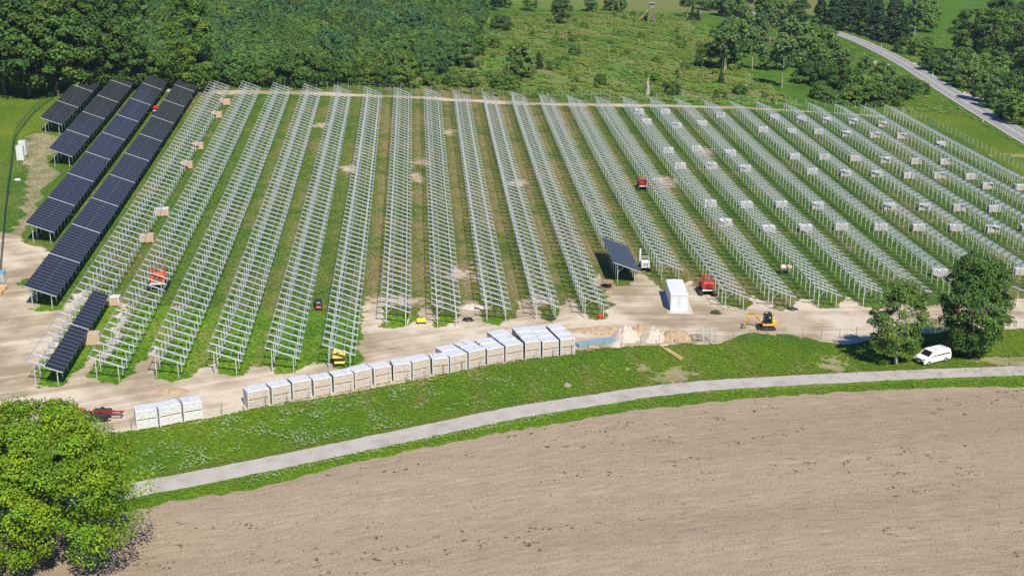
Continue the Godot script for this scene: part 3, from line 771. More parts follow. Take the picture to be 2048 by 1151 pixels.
	for i in 3500:
		var x := r.randf_range(-55., 90.); var z := r.randf_range(-160., -98.)
		if z < line_z(field_e, x) + .8: continue
		var s := r.randf_range(.35, 1.) * (1.5 if r.randf() < .05 else 1.)
		xf.append(Transform3D(Basis(Vector3.UP, r.randf() * TAU).scaled(Vector3(s, s, s)), at(x, z, .08)))
	for i in 5000:
		var x := r.randf_range(-55., 90.); var z := r.randf_range(-160., -98.)
		if z < line_z(field_e, x) + .5: continue
		var s := r.randf_range(.5, 1.7)
		cf.append(Transform3D(Basis(Vector3(r.randfn(), r.randfn(), r.randfn()).normalized(), r.randf() * TAU).scaled(Vector3(s, s * .8, s)), at(x, z, .06)))
	for i in 1100:
		var x := r.randf_range(-40., 80.); var z := r.randf_range(-158., -102.)
		if z < line_z(field_e, x) + .6 or nA.get_noise_2d(x * .5 + z * .2, z * 2.6 + x * .5) < .12: continue
		for q in 3:
			var s := r.randf_range(.3, .9)
			wf.append(Transform3D(Basis(Vector3.UP, r.randf() * TAU).scaled(Vector3(s * 1.4, s, s * 1.4)), at(x + r.randfn() * .5, z + r.randfn() * .18, .05)))
	multi("field_stones", sm.mesh(), M.stone, xf, "small pale stones lying on the ploughed field")
	multi("field_clods", sm.mesh(), mat(Color(.2, .165, .12), .95), cf, "dry soil clods of the ploughed field")
	multi("field_weeds", wm, M.grass, wf, "small green weeds sprouting in the ploughed field")
	# logging waste and stumps of the clearing
	var sg := MB.new(); sg.cyl(Vector3.ZERO, Vector3(0, .55, 0), .28, .24, 7)
	xf = []
	for i in 170:
		var x := r.randf_range(-12., 78.); var z := r.randf_range(-520., -345.)
		if not Geometry2D.is_point_in_polygon(Vector2(x, z), PG.clearcut): continue
		var lying := r.randf() < .5
		var bs := Basis(Vector3.UP, r.randf() * TAU) * (Basis(Vector3.RIGHT, 1.5) if lying else Basis())
		var s := r.randf_range(.4, 1.)
		xf.append(Transform3D(bs.scaled(Vector3(s, s, s)), at(x, z, .25 if lying else 0.)))
	multi("logging_debris", sg.mesh(), M.birch, xf, "pale stumps and log ends left on the clearing")

func detailed_tree(called: String, label: String, x: float, z: float, h: float, base: float, rad: float, clumps: int, leaves: int, size: float, cr: float, tone: Color, sd: int, r0: float, bark: Material, shape := 0):
	var o := thing(called, label, "tree", at(x, z))
	put("trunk", trunk(sd, h, base, rad, r0, 11), bark, o)
	put("crown", crown(sd, h, base, rad, clumps, leaves, size, cr, tone, shape), M.leaf, o)
# ---------------------------------------------------------------- racks and modules
var mesh_rafter: ArrayMesh
var mesh_high: ArrayMesh
var mesh_low: ArrayMesh
var mesh_module: ArrayMesh
const SLOPE := .3807

func rack_meshes():
	var a := Vector3(-OVER, HIGH + SLOPE * OVER, 0); var b := Vector3(POST_GAP + OVER, LOW - SLOPE * OVER, 0)
	var mb := MB.new()
	mb.bar(a, b, .31, .055)
	mesh_rafter = mb.mesh()
	mb = MB.new()   # post with its brace
	mb.box(Transform3D(Basis(), Vector3(0, HIGH * .5 - .4, 0)), Vector3(.1, HIGH + .72, .13))
	mb.bar(Vector3(.05, HIGH * .6, .0), Vector3(1., HIGH - SLOPE - .06, 0), .05, .05)
	mesh_high = mb.mesh()
	mb = MB.new()
	mb.box(Transform3D(Basis(), Vector3(POST_GAP, LOW * .5 - .4, 0)), Vector3(.1, LOW + .72, .13))
	mesh_low = mb.mesh()
	mb = MB.new()
	mb.box(Transform3D.IDENTITY, Vector3(2.278, .035, 1.128))
	mesh_module = mb.mesh()
	mb = MB.new()
	mb.quad(Vector3(-1.125, .0185, .518), Vector3(1.125, .0185, .518), Vector3(1.125, .0185, -.518), Vector3(-1.125, .0185, -.518))
	mb.mesh(mesh_module)

func bay_y(i: int, t: float) -> float:
	var c := rowc(i)
	var p := rowpt(c, t); var q := rowpt(c + POST_GAP, t)
	return (ground(p.x, p.y) + ground(q.x, q.y)) * .5

func rack_row(i: int, t0: float, t1: float, called: String, label: String, group: String) -> Node3D:
	var p0 := rowpt(rowc(i), t0)
	var y0 := bay_y(i, t0)
	var o := thing(called, label, "solar rack", Vector3(p0.x, y0, p0.y), -PSI, group)
	var r := RandomNumberGenerator.new(); r.seed = 900 + i
	var n := int((t1 - t0) / BAY)
	var ys := []
	for k in n + 1:
		var y := bay_y(i, t0 + k * BAY) - y0
		ys.append(y)
		var xf := Transform3D(Basis(), Vector3(r.randf_range(-.03, .03), y + r.randf_range(-.015, .015), -k * BAY))
		put("rafter", mesh_rafter, M.rail_metal, o, xf); put("post", mesh_high, M.steel, o, xf); put("post", mesh_low, M.steel, o, xf)
	for f in [.025, .36, .65, .975]:
		var mb := MB.new()
		var x := lerpf(-OVER, POST_GAP + OVER, f); var h := HIGH - SLOPE * x + .115
		for k in n:
			var a := Vector3(x, h + ys[k], -k * BAY + (.6 if k == 0 else 0.)); var b := Vector3(x, h + ys[k + 1], -(k + 1) * BAY - (.5 if k == n - 1 else 0.))
			mb.bar(a, b, .045, .07)
		part("purlin", mb, M.steel, o)
	return o

func modules(o: Node3D, i: int, row_t0: float, t0: float, count: int, both := true):
	# tables of twelve modules side by side, two (or one) up the slope
	var y0 := o.position.y
	var along := 1.148
	var across := Vector3(POST_GAP + 2. * OVER, -SLOPE * (POST_GAP + 2. * OVER), 0).normalized()
	for j in count:
		var tab := j / 12
		var ts := t0 + tab * 14.16
		var ya := bay_y(i, ts) - y0; var yb := bay_y(i, ts + 13.8) - y0
		var f := ((j % 12) + .5) * along
		var y := lerpf(ya, yb, f / 13.8)
		var back := Vector3(0, ya - yb, 13.8).normalized()
		var up := back.cross(across).normalized()
		if j % 12 == 0:   # pale bar added to draw the sunlit frame edge at the table end
			var rm := MB.new()
			rm.bar(Vector3(-OVER + (2.1 if not both else 0.), HIGH + SLOPE * (OVER - (2.1 if not both else 0.)) + ya, 0) + up * .19, Vector3(POST_GAP + OVER, LOW - SLOPE * OVER + ya, 0) + up * .19, .12, .06)
			part("lit_edge_bar", rm, M.rail_metal, o, T(Vector3(0, 0, -(ts - row_t0 - .16))))
		for s in ([0, 1] if both else [1]):
			var d: float = 1.139 + s * 2.3
			var p: Vector3 = Vector3(-OVER, HIGH + SLOPE * OVER + y, -(ts - row_t0 + f)) + across * d + up * .2
			put("solar_module", mesh_module, [M.frame, M.glass_pv], o, Transform3D(Basis(across, up, across.cross(up)), p))

const PANEL_LABELS := ["shortest dark panel-covered rack row beside the green fence", "second dark panel-covered rack row counted from the green fence", "third dark panel-covered rack row counted from the green fence", "longest dark panel-covered rack row, next to the bare racks"]
const FRONT := {4: 182.9, 5: 157.1, 6: 158.4, 7: 159.5, 8: 160.6, 9: 161.5, 10: 162.6, 11: 178.4, 12: 178.1, 13: 180.1, 14: 180.9, 15: 181.5, 16: 197.7, 17: 198.7, 18: 185., 19: 185.2, 20: 185.7, 21: 186.4}

func build_racks():
	rack_meshes()
	for i in range(1, 30):
		var q := (i - 17) / 12.
		var t1 := 332.88 + 11.695 * q - 1.1834 * q * q
		if i < 5:
			var t0: float = [276.2, 254.2, 211., 183.2][i - 1]
			var o := rack_row(i, t0, t1, "panel_rack_row", PANEL_LABELS[i - 1], "rack rows covered with dark panels")
			modules(o, i, t0, t0 - .6, int((t1 - t0 + 1.) / 14.16 * 12.))
			continue
		var t0: float = FRONT.get(i, 187.)
		var lab := "%s bare steel rack row counted from the dark panel-covered rows" % ORD[i - 5]
		if i == 5: lab = "bare steel rack row nearest the dark panel rows, its front carrying a narrow panel strip"
		if i == 16: lab = "twelfth bare steel rack row, its front end roofed by one dark panel table"
		var o := rack_row(i, t0, t1, "steel_rack_row", lab, "bare steel rack rows")
		if i == 5: modules(o, i, t0, t0 - .6, 23, false)
		if i == 16: modules(o, i, t0, t0 - .6, 12)
		if i == 24: modules(o, i, t0, t0 - .6, 8)

# ---------------------------------------------------------------- pallets
func pallet_base(o: Node3D, w: float, d: float, y := 0.):
	var mb := MB.new()
	for k in 3: mb.cube(Vector3((k - 1) * (w * .5 - .08), y + .06, 0), Vector3(.12, .12, d))
	for k in 6: mb.cube(Vector3(0, y + .134, (k - 2.5) * (d - .14) / 5.), Vector3(w, .022, .13))
	part("pallet", mb, M.wood, o)

var crate_meshes := {}
func crate(called: String, label: String, where: Vector3, turn: float, w: float, d: float, hs: Array, body: Material, cap: Material, group: String) -> Node3D:
	var o := thing(called, label, "pallet", where, turn, group)
	var y := 0.
	for h in hs:
		pallet_base(o, w, d, y); y += .147
		var mb := MB.new(); mb.cham(T(Vector3(0, y + h * .5, 0)), Vector3(w, h, d), .03)
		part("carton", mb, body, o)
		y += h + .003
	if cap:
		var mb := MB.new()
		mb.cham(T(Vector3(0, y - .05, 0)), Vector3(w + .05, .17, d + .05), .05)
		var r := RandomNumberGenerator.new(); r.seed = int(where.x * 37. + where.z * 11.)
		for k in 5:   # creases of the wrapping film
			var x := r.randf_range(-.4, .4) * w
			mb.bar(Vector3(x, y + .028, -d * .46), Vector3(x + r.randf_range(-.3, .3), y + .03, d * .46), r.randf_range(.06, .16), .03)
		part("film_cap", mb, cap, o)
		for sx in [-1., 1.]: for sz in [-1., 1.]:
			var sb := MB.new(); sb.box(T(Vector3(sx * (w * .5 - .03), y * .5, sz * (d * .5 - .03))), Vector3(.1, y - .1, .1))
			part("corner_guard", sb, M.film, o)
	return o

func build_pallets():
	var a := v2(PALLET_A); var b := v2(PALLET_B)
	for i in 3:
		var m := (a[i] + a[i + 1]) * .5; var d := a[i + 1] - a[i]
		var s := Vector2(d.y, -d.x).normalized() * 1.0
		if s.y > 0: s = -s
		crate("wrapped_pallet", "%s of three white film-wrapped pallet stacks standing apart beside the red trailer" % ORD[i], at(m.x + s.x, m.y + s.y), -d.angle(), d.length() - .24, 1.9, [1.02, 1.02], M.film, M.film, "wrapped pallet stacks along the front fence")
	for i in b.size() - 1:
		var m := (b[i] + b[i + 1]) * .5; var d := b[i + 1] - b[i]
		var s := Vector2(d.y, -d.x).normalized()
		if s.y > 0: s = -s
		var deep := 1 if i < 10 else (2 if i < 13 else 3)
		for q in deep:
			var w := s * (1. + q * 2.02)
			var lab := "film-wrapped module pallet stack, %s in the single file along the fence" % ORD[i]
			if i >= 10: lab = "film-wrapped module pallet stack in the big block, %s column, %s from the fence" % [ORD[i - 10], ORD[q]]
			crate("module_pallet", lab, at(m.x + w.x, m.y + w.y), -d.angle() + .02 * sin(i * 2.3 + q), d.length() - .3, 1.86, [1.0, .96 + .08 * (i % 3)], M.card, M.film, "wrapped pallet stacks along the front fence")
	# cartons between the first two bare rows
	var ts := [169.9, 184.4, 212.8, 226.9, 256.4, 270.2, 295.9, 307.7]
	var ks := [5.51, 5.46, 5.42, 5.42, 5.37, 5.38, 5.43, 5.48]
	for i in 8:
		crate("module_carton", "tan module carton in the gap between the first two bare rows, %s from the front" % ORD[i], kt(ks[i] + .03, ts[i] + .6), -PSI, 2.25, 1.2, [1.25 if i > 0 else 1.6], M.carton, M.film if i in [1, 3] else null, "tan cartons between the first bare rows")
	var far := {19: [230.7, 243.9, 274.2, 288.2, 317.4, 328.6], 20: [227., 243.8, 275.3, 291.2, 314.9, 330.5], 21: [227.8, 244.6, 273.8, 288.1, 318.6], 22: [229., 244., 330.], 23: [200.4, 229., 273.2, 286.9, 315.1], 24: [228.8, 244.2, 271.9, 287.5, 314.6, 330.8], 25: [200.9, 228.6, 244.2, 272.2, 287., 315.5, 330.8], 26: [227.7, 243.7, 271.2, 286.1, 314.2, 330.7], 27: [228.6, 243.2, 271.8, 285.6, 313.9, 330.5], 28: [262.6, 271.4, 285.8, 314., 328.2], 29: [261.8, 305.5]}
	for k in far:
		for i in far[k].size():
			var f: float = [.46, .44, .42, .4, .42, .4, .36, .3, .26, .22, .14][k - 19]
			crate("site_pallet", "white-topped pallet beside the %s bare rack row, %s from its front" % [ORD[k - 5], ORD[i]], kt(k + f, far[k][i] + .6), -PSI, 2.2, 1.2, [1.12], M.pale_card, M.film, "white-topped pallets among the far racks")

# ---------------------------------------------------------------- fences
func fence(label: String, line: PackedVector2Array, gap: float, h: float, wires: int, wr: float, m: Material):
	var l := smooth_line(line, gap)
	var o := thing("wire_fence", label, "fence", at(l[0].x, l[0].y))
	var base := o.position
	var pm := MB.new(); pm.box(T(Vector3(0, h * .5 - .2, 0)), Vector3(.06, h + .4, .06))
	var mesh := pm.mesh()
	for p in l: put("post", mesh, m, o, T(at(p.x, p.y) - base))
	for w in wires:
		var mb := MB.new()
		for i in l.size() - 1: mb.bar(at(l[i].x, l[i].y, h * (w + .5) / wires) - base, at(l[i + 1].x, l[i + 1].y, h * (w + .5) / wires) - base, wr, wr)
		part("wire", mb, m, o)

# ---------------------------------------------------------------- machines
func track(o: Node3D, x: float, l: float, h: float, w: float):
	var mb := MB.new()
	var pts := []
	for i in 9: pts.append(Vector2(-l * .5 + h * .5 - sin(PI * i / 8.) * h * .5, h * .5 + cos(PI * i / 8.) * h * .5))
	for i in 9: pts.append(Vector2(l * .5 - h * .5 + sin(PI * i / 8.) * h * .5, h * .5 - cos(PI * i / 8.) * h * .5))
	mb.extrude(pts, w)
	var t := part("track", mb, M.rubber, o, T(Vector3(x, 0, 0), PI / 2))
	var wb := MB.new()
	for k in 4: wb.cyl(Vector3(lerpf(-l * .36, l * .36, k / 3.), h * .45, -w * .52), Vector3(lerpf(-l * .36, l * .36, k / 3.), h * .45, w * .52), h * .26, h * .26, 10)
	part("roller", wb, M.dark, t)

func piling_rig(label: String, where: Vector3, turn: float, body: Material, second: Material, mast := true, rails := true) -> Node3D:
	var o := thing("piling_rig", label, "piling rig", where, turn, "tracked piling rigs")
	for s in [-.75, .75]: track(o, s, 2.3, .55, .36)
	var mb := MB.new(); mb.cham(T(Vector3(0, .62, 0)), Vector3(1.2, .3, 1.9), .05)
	part("chassis", mb, M.dark, o)
	mb = MB.new(); mb.cham(T(Vector3(.1, 1.16, .25)), Vector3(1.35, .8, 1.35), .09)
	mb.cham(T(Vector3(.1, 1.62, .45)), Vector3(1.1, .14, .8), .05)
	var b := part("engine_cover", mb, body, o)
	mb = MB.new()
	for k in 4: mb.cube(Vector3(.1, .95 + k * .13, .932), Vector3(.9, .05, .03))
	part("grille", mb, M.dark, b)
	mb = MB.new(); mb.cham(T(Vector3(-.1, 1.0, -.75)), Vector3(1.2, .5, .5), .05)
	part("hydraulic_block", mb, second, o)
	mb = MB.new(); mb.cube(Vector3(.1, .72, 1.02), Vector3(1.45, .14, .16))
	part("bumper", mb, M.white, o)
	if mast:
		mb = MB.new()
		mb.cube(Vector3(-.5, 1.75, -1.0), Vector3(.22, 2.9, .24)); mb.cube(Vector3(-.5, 2.5, -1.2), Vector3(.34, .8, .3))
		part("mast", mb, second, o)
	if rails:
		mb = MB.new()
		for e in [[-.55, .1], [.75, .1], [-.55, 1.], [.75, 1.]]: mb.cyl(Vector3(e[0], 1.5, e[1] - .3), Vector3(e[0], 2.2, e[1] - .3), .035, .035, 6)
		for z in [-.2, .7]: mb.cyl(Vector3(-.55, 2.18, z), Vector3(.75, 2.18, z), .035, .035, 6)
		for x in [-.55, .75]: mb.cyl(Vector3(x, 2.18, -.2), Vector3(x, 2.18, .7), .035, .035, 6)
		part("guard_rail", mb, second, o)
	return o

func excavator(where: Vector3, turn: float):
	var o := thing("mini_excavator", "yellow mini excavator with black cab and arched boom on the dirt track", "excavator", where, turn)
	# faces -x, tracks along x
	var tr := Node3D.new(); tr.name = "undercarriage"; tr.rotation.y = PI / 2; o.add_child(tr)
	for s in [-.62, .62]: track(tr, s, 2.1, .5, .34)
	var mb := MB.new(); mb.cyl(Vector3(0, .35, 0), Vector3(0, .62, 0), .5, .5, 14); mb.cube(Vector3(0, .38, 0), Vector3(1.1, .2, .9))
	part("turntable", mb, M.dark, o)
	mb = MB.new(); mb.cube(Vector3(-1.35, .3, 0), Vector3(.1, .36, 1.6)); mb.bar(Vector3(-1.3, .35, .3), Vector3(-.6, .4, .3), .1, .1); mb.bar(Vector3(-1.3, .35, -.3), Vector3(-.6, .4, -.3), .1, .1)
	part("dozer_blade", mb, M.dark, o)
	mb = MB.new(); mb.cham(T(Vector3(.15, .84, 0)), Vector3(1.9, .36, 1.45), .08)
	part("deck", mb, M.orange_yellow, o)
	mb = MB.new(); mb.cham(T(Vector3(.82, 1.2, 0)), Vector3(.7, .62, 1.45), .16)
	part("counterweight", mb, M.yellow, o)
	mb = MB.new(); mb.extrude([Vector2(-.62, 1.02), Vector2(.48, 1.02), Vector2(.5, 2.36), Vector2(.34, 2.5), Vector2(-.4, 2.5), Vector2(-.56, 2.32)], 1.0, .06, 2.)
	var cab := part("cab", mb, M.dark, o, T(Vector3(0, 0, .18)))
	mb = MB.new()
	mb.quad(Vector3(-.55, 1.2, .505), Vector3(.36, 1.2, .505), Vector3(.38, 2.0, .505), Vector3(-.5, 2.0, .505)); mb.quad(Vector3(.36, 1.2, -.505), Vector3(-.55, 1.2, -.505), Vector3(-.5, 2.0, -.505), Vector3(.38, 2.0, -.505))
	mb.quad(Vector3(-.63, 1.2, -.42), Vector3(-.63, 1.2, .42), Vector3(-.585, 2.1, .42), Vector3(-.585, 2.1, -.42))
	part("window", mb, M.glass, cab)
	mb = MB.new(); mb.cham(T(Vector3(-.3, 2.53, .1)), Vector3(.3, .06, .2), .02); mb.quad(Vector3(.05, 1.85, .512), Vector3(.25, 1.85, .512), Vector3(.25, 2.02, .512), Vector3(.05, 2.02, .512))
	part("sticker", mb, M.white, cab)
	mb = MB.new()
	for e in [[Vector3(-.75, .85, -.3), Vector3(-1.25, 1.7, -.3), .2], [Vector3(-1.25, 1.7, -.3), Vector3(-1.75, 2.05, -.3), .22], [Vector3(-1.75, 2.05, -.3), Vector3(-2.75, 1.98, -.3), .18]]: mb.bar(e[0], e[1] + (e[1] - e[0]).normalized() * .06, .2, e[2])
	part("boom", mb, M.orange_yellow, o)
	mb = MB.new(); mb.bar(Vector3(-2.6, 2.12, -.3), Vector3(-3.2, .62, -.3), .17, .19)
	part("dipper_arm", mb, M.yellow, o)
	mb = MB.new(); mb.cyl(Vector3(-.85, 1.0, -.3), Vector3(-1.6, 1.75, -.3), .05, .05, 8); mb.cyl(Vector3(-1.8, 2.25, -.3), Vector3(-2.6, 2.24, -.3), .045, .045, 8); mb.cyl(Vector3(-2.6, 1.6, -.22), Vector3(-3.1, .8, -.22), .04, .04, 8)
	part("hydraulic_ram", mb, M.dark, o)
	mb = MB.new(); mb.extrude([Vector2(-3.35, .62), Vector2(-3.62, .3), Vector2(-3.5, .02), Vector2(-3.1, -.02), Vector2(-2.95, .2), Vector2(-3.3, .16), Vector2(-3.4, .3), Vector2(-3.12, .62)], .62)
	part("bucket", mb, M.greywood, o, T(Vector3(0, .04, -.3)))

func van(where: Vector3, turn: float):
	var o := thing("parked_van", "white passenger van with dark windows parked on the grass under the trees", "van", where, turn)
	o.scale = Vector3(1., .93, 1.)
	# faces -x; 4.9 m long, 1.9 wide
	var mb := MB.new()
	mb.extrude([Vector2(-2.42, .32), Vector2(2.4, .32), Vector2(2.45, .9), Vector2(2.42, 1.15), Vector2(2.32, 1.72), Vector2(2.1, 1.88), Vector2(-.35, 1.9), Vector2(-.72, 1.82), Vector2(-1.5, 1.16), Vector2(-2.2, .98), Vector2(-2.42, .78)], 1.86, .14, 1.5)
	part("body", mb, M.white_gloss, o)
	mb = MB.new(); mb.quad(Vector3(-1.462, 1.21, -.78), Vector3(-1.462, 1.21, .78), Vector3(-.79, 1.785, .7), Vector3(-.79, 1.785, -.7))
	part("windscreen", mb, M.glass, o)
	mb = MB.new()
	for s in [-1., 1.]:
		var lo: float = .938 * s; var hi: float = .802 * s
		for w in [[-1.2, -.36, -.72, -.36], [-.26, 2.2, -.26, 2.12]]:
			var q := [Vector3(w[0], 1.14, lo), Vector3(w[1], 1.14, lo), Vector3(w[3], 1.7, hi), Vector3(w[2], 1.7, hi)]
			if s > 0: mb.quad(q[0], q[1], q[2], q[3])
			else: mb.quad(q[3], q[2], q[1], q[0])
	part("side_window", mb, M.glass, o)
	mb = MB.new(); mb.quad(Vector3(2.4, 1.2, .7), Vector3(2.4, 1.2, -.7), Vector3(2.335, 1.68, -.66), Vector3(2.335, 1.68, .66))
	part("rear_window", mb, M.glass, o)
	mb = MB.new(); mb.cham(T(Vector3(-2.36, .5, 0)), Vector3(.26, .34, 1.84), .06); mb.cham(T(Vector3(2.4, .5, 0)), Vector3(.2, .3, 1.8), .05)
	part("bumper", mb, M.dark, o)
	mb = MB.new(); mb.cham(T(Vector3(-2.36, .84, 0)), Vector3(.16, .13, 1.0), .03)
	part("radiator_grille", mb, M.dark, o)
	for s in [-1., 1.]:
		mb = MB.new(); mb.cham(T(Vector3(-2.2, .88, s * .72), s * .35), Vector3(.3, .2, .36), .05)
		part("headlight", mb, M.glass_pv, o)
		mb = MB.new(); mb.cham(T(Vector3(-1.02, 1.2, s * 1.03)), Vector3(.12, .22, .2), .04)
		part("wing_mirror", mb, M.white_gloss, o)
		for x in [-1.5, 1.5]:
			mb = MB.new(); mb.cyl(Vector3(x, .33, s * .72), Vector3(x, .33, s * .95), .33, .33, 18)
			var w := part("wheel", mb, M.rubber, o)
			mb = MB.new(); mb.cyl(Vector3(x, .33, s * .93), Vector3(x, .33, s * .962), .2, .18, 14)
			part("rim", mb, M.steel_dull, w)
	mb = MB.new(); mb.cham(T(Vector3(-2.5, .52, 0)), Vector3(.02, .1, .5), .005)
	part("number_plate", mb, M.white, o)
	mb = MB.new()
	for x in [.1, 1.6]: mb.cube(Vector3(x, 1.97, 0), Vector3(.06, .05, 1.4))
	for z in [-.62, .62]: mb.cube(Vector3(.85, 1.93, z), Vector3(2.4, .05, .05))
	part("roof_rack", mb, M.steel_dull, o)

func container(where: Vector3, turn: float):
	var o := thing("site_container", "white steel site container with double doors on a concrete slab", "container", where, turn)
	# doors at +z, length 7.3 along -z
	var w := 2.46; var l := 7.3; var h := 2.55
	var mb := MB.new()
	for s in [-1., 1.]:
		for k in 24:   # corrugated side walls
			var z0 := -l + .1 + (l - .2) * k / 24.; var z1 := -l + .1 + (l - .2) * (k + 1) / 24.; var zm := (z0 + z1) * .5
			var x0: float = s * w * .5; var x1: float = s * (w * .5 - .05)
			for e in [[z0, x0, lerpf(z0, zm, .6), x0], [lerpf(z0, zm, .6), x0, zm, x1], [zm, x1, lerpf(zm, z1, .6), x1], [lerpf(zm, z1, .6), x1, z1, x0]]:
				if s > 0: mb.quad(Vector3(e[1], .1, e[0]), Vector3(e[1], h - .08, e[0]), Vector3(e[3], h - .08, e[2]), Vector3(e[3], .1, e[2]))
				else: mb.quad(Vector3(e[1], .1, e[2]), Vector3(e[3], h - .08, e[2]), Vector3(e[1], h - .08, e[0]), Vector3(e[1], .1, e[0]))
	mb.quad(Vector3(w * .48, .1, -l + .05), Vector3(-w * .48, .1, -l + .05), Vector3(-w * .48, h, -l + .05), Vector3(w * .48, h, -l + .05))
	part("wall", mb, M.white, o)
	mb = MB.new()
	mb.extrude([Vector2(-w * .5 - .03, h - .05), Vector2(w * .5 + .03, h - .05), Vector2(w * .5 + .03, h + .03), Vector2(0, h + .12), Vector2(-w * .5 - .03, h + .03)], l + .06)
	for i in range(mb.v.size()): mb.v[i].z -= l * .5
	part("roof", mb, M.white, o)
	mb = MB.new()
	for s in [-1., 1.]:
		for z in [-.06, -l + .06]: mb.cube(Vector3(s * (w * .5 - .05), h * .5, z), Vector3(.13, h - .1, .13))
	mb.cube(Vector3(0, .1, -l * .5), Vector3(w - .02, .16, l - .02)); mb.cube(Vector3(0, h - .14, -.04), Vector3(w - .26, .14, .1))
	part("frame", mb, M.white, o)
	for s in [-1., 1.]:
		mb = MB.new(); mb.cham(T(Vector3(s * .555, 1.2, -.05)), Vector3(1.09, 2.1, .07), .02)
		var d := part("door", mb, M.door, o)
		mb = MB.new(); mb.cyl(Vector3(s * .2, .2, .0), Vector3(s * .2, 2.2, .0), .02, .02, 6); mb.cube(Vector3(s * .28, 1.15, .02), Vector3(.2, .05, .03))
		part("handle", mb, M.steel_dull, d)
	mb = MB.new(); mb.cham(T(Vector3(.2, -.06, -l * .5 + .3)), Vector3(3.6, .2, l + 1.4), .03)
	var sl := part("concrete_slab", mb, M.concrete, self, Transform3D(Basis(Vector3.UP, turn), where))
	tag(sl, "pale concrete slab under the white site container", "slab")

func heap(called: String, label: String, x: float, z: float, rx: float, rz: float, h: float, m: Material, sd: int):
	var r := RandomNumberGenerator.new(); r.seed = sd
	var f := noise(sd, .5, 3)
	var st := SurfaceTool.new(); st.begin(Mesh.PRIMITIVE_TRIANGLES)
	var n := 22; var q := 10
	for j in q + 1: for i in n:
		var u := float(j) / q; var a := TAU * i / n
		var w := 1. + f.get_noise_2d(cos(a) * 3., sin(a) * 3.) * .35
		var px := x + cos(a) * rx * u * w; var pz := z + sin(a) * rz * u * w
		st.add_vertex(at(px, pz, h * pow(cos(u * PI * .5), 1.3) * (1. + f.get_noise_2d(px * 2., pz * 2.) * .5) + f.get_noise_2d(px * 5., pz * 5.) * .12 * (1. - u * .6) - .06 * u))
	for j in q: for i in n:
		var a := j * n + i; var b := j * n + (i + 1) % n
		for k in [a, b, a + n, b, b + n, a + n]: st.add_index(k)
	st.generate_normals()
	var o := put(called, st.commit(), m)
	tag(o, label, "heap")

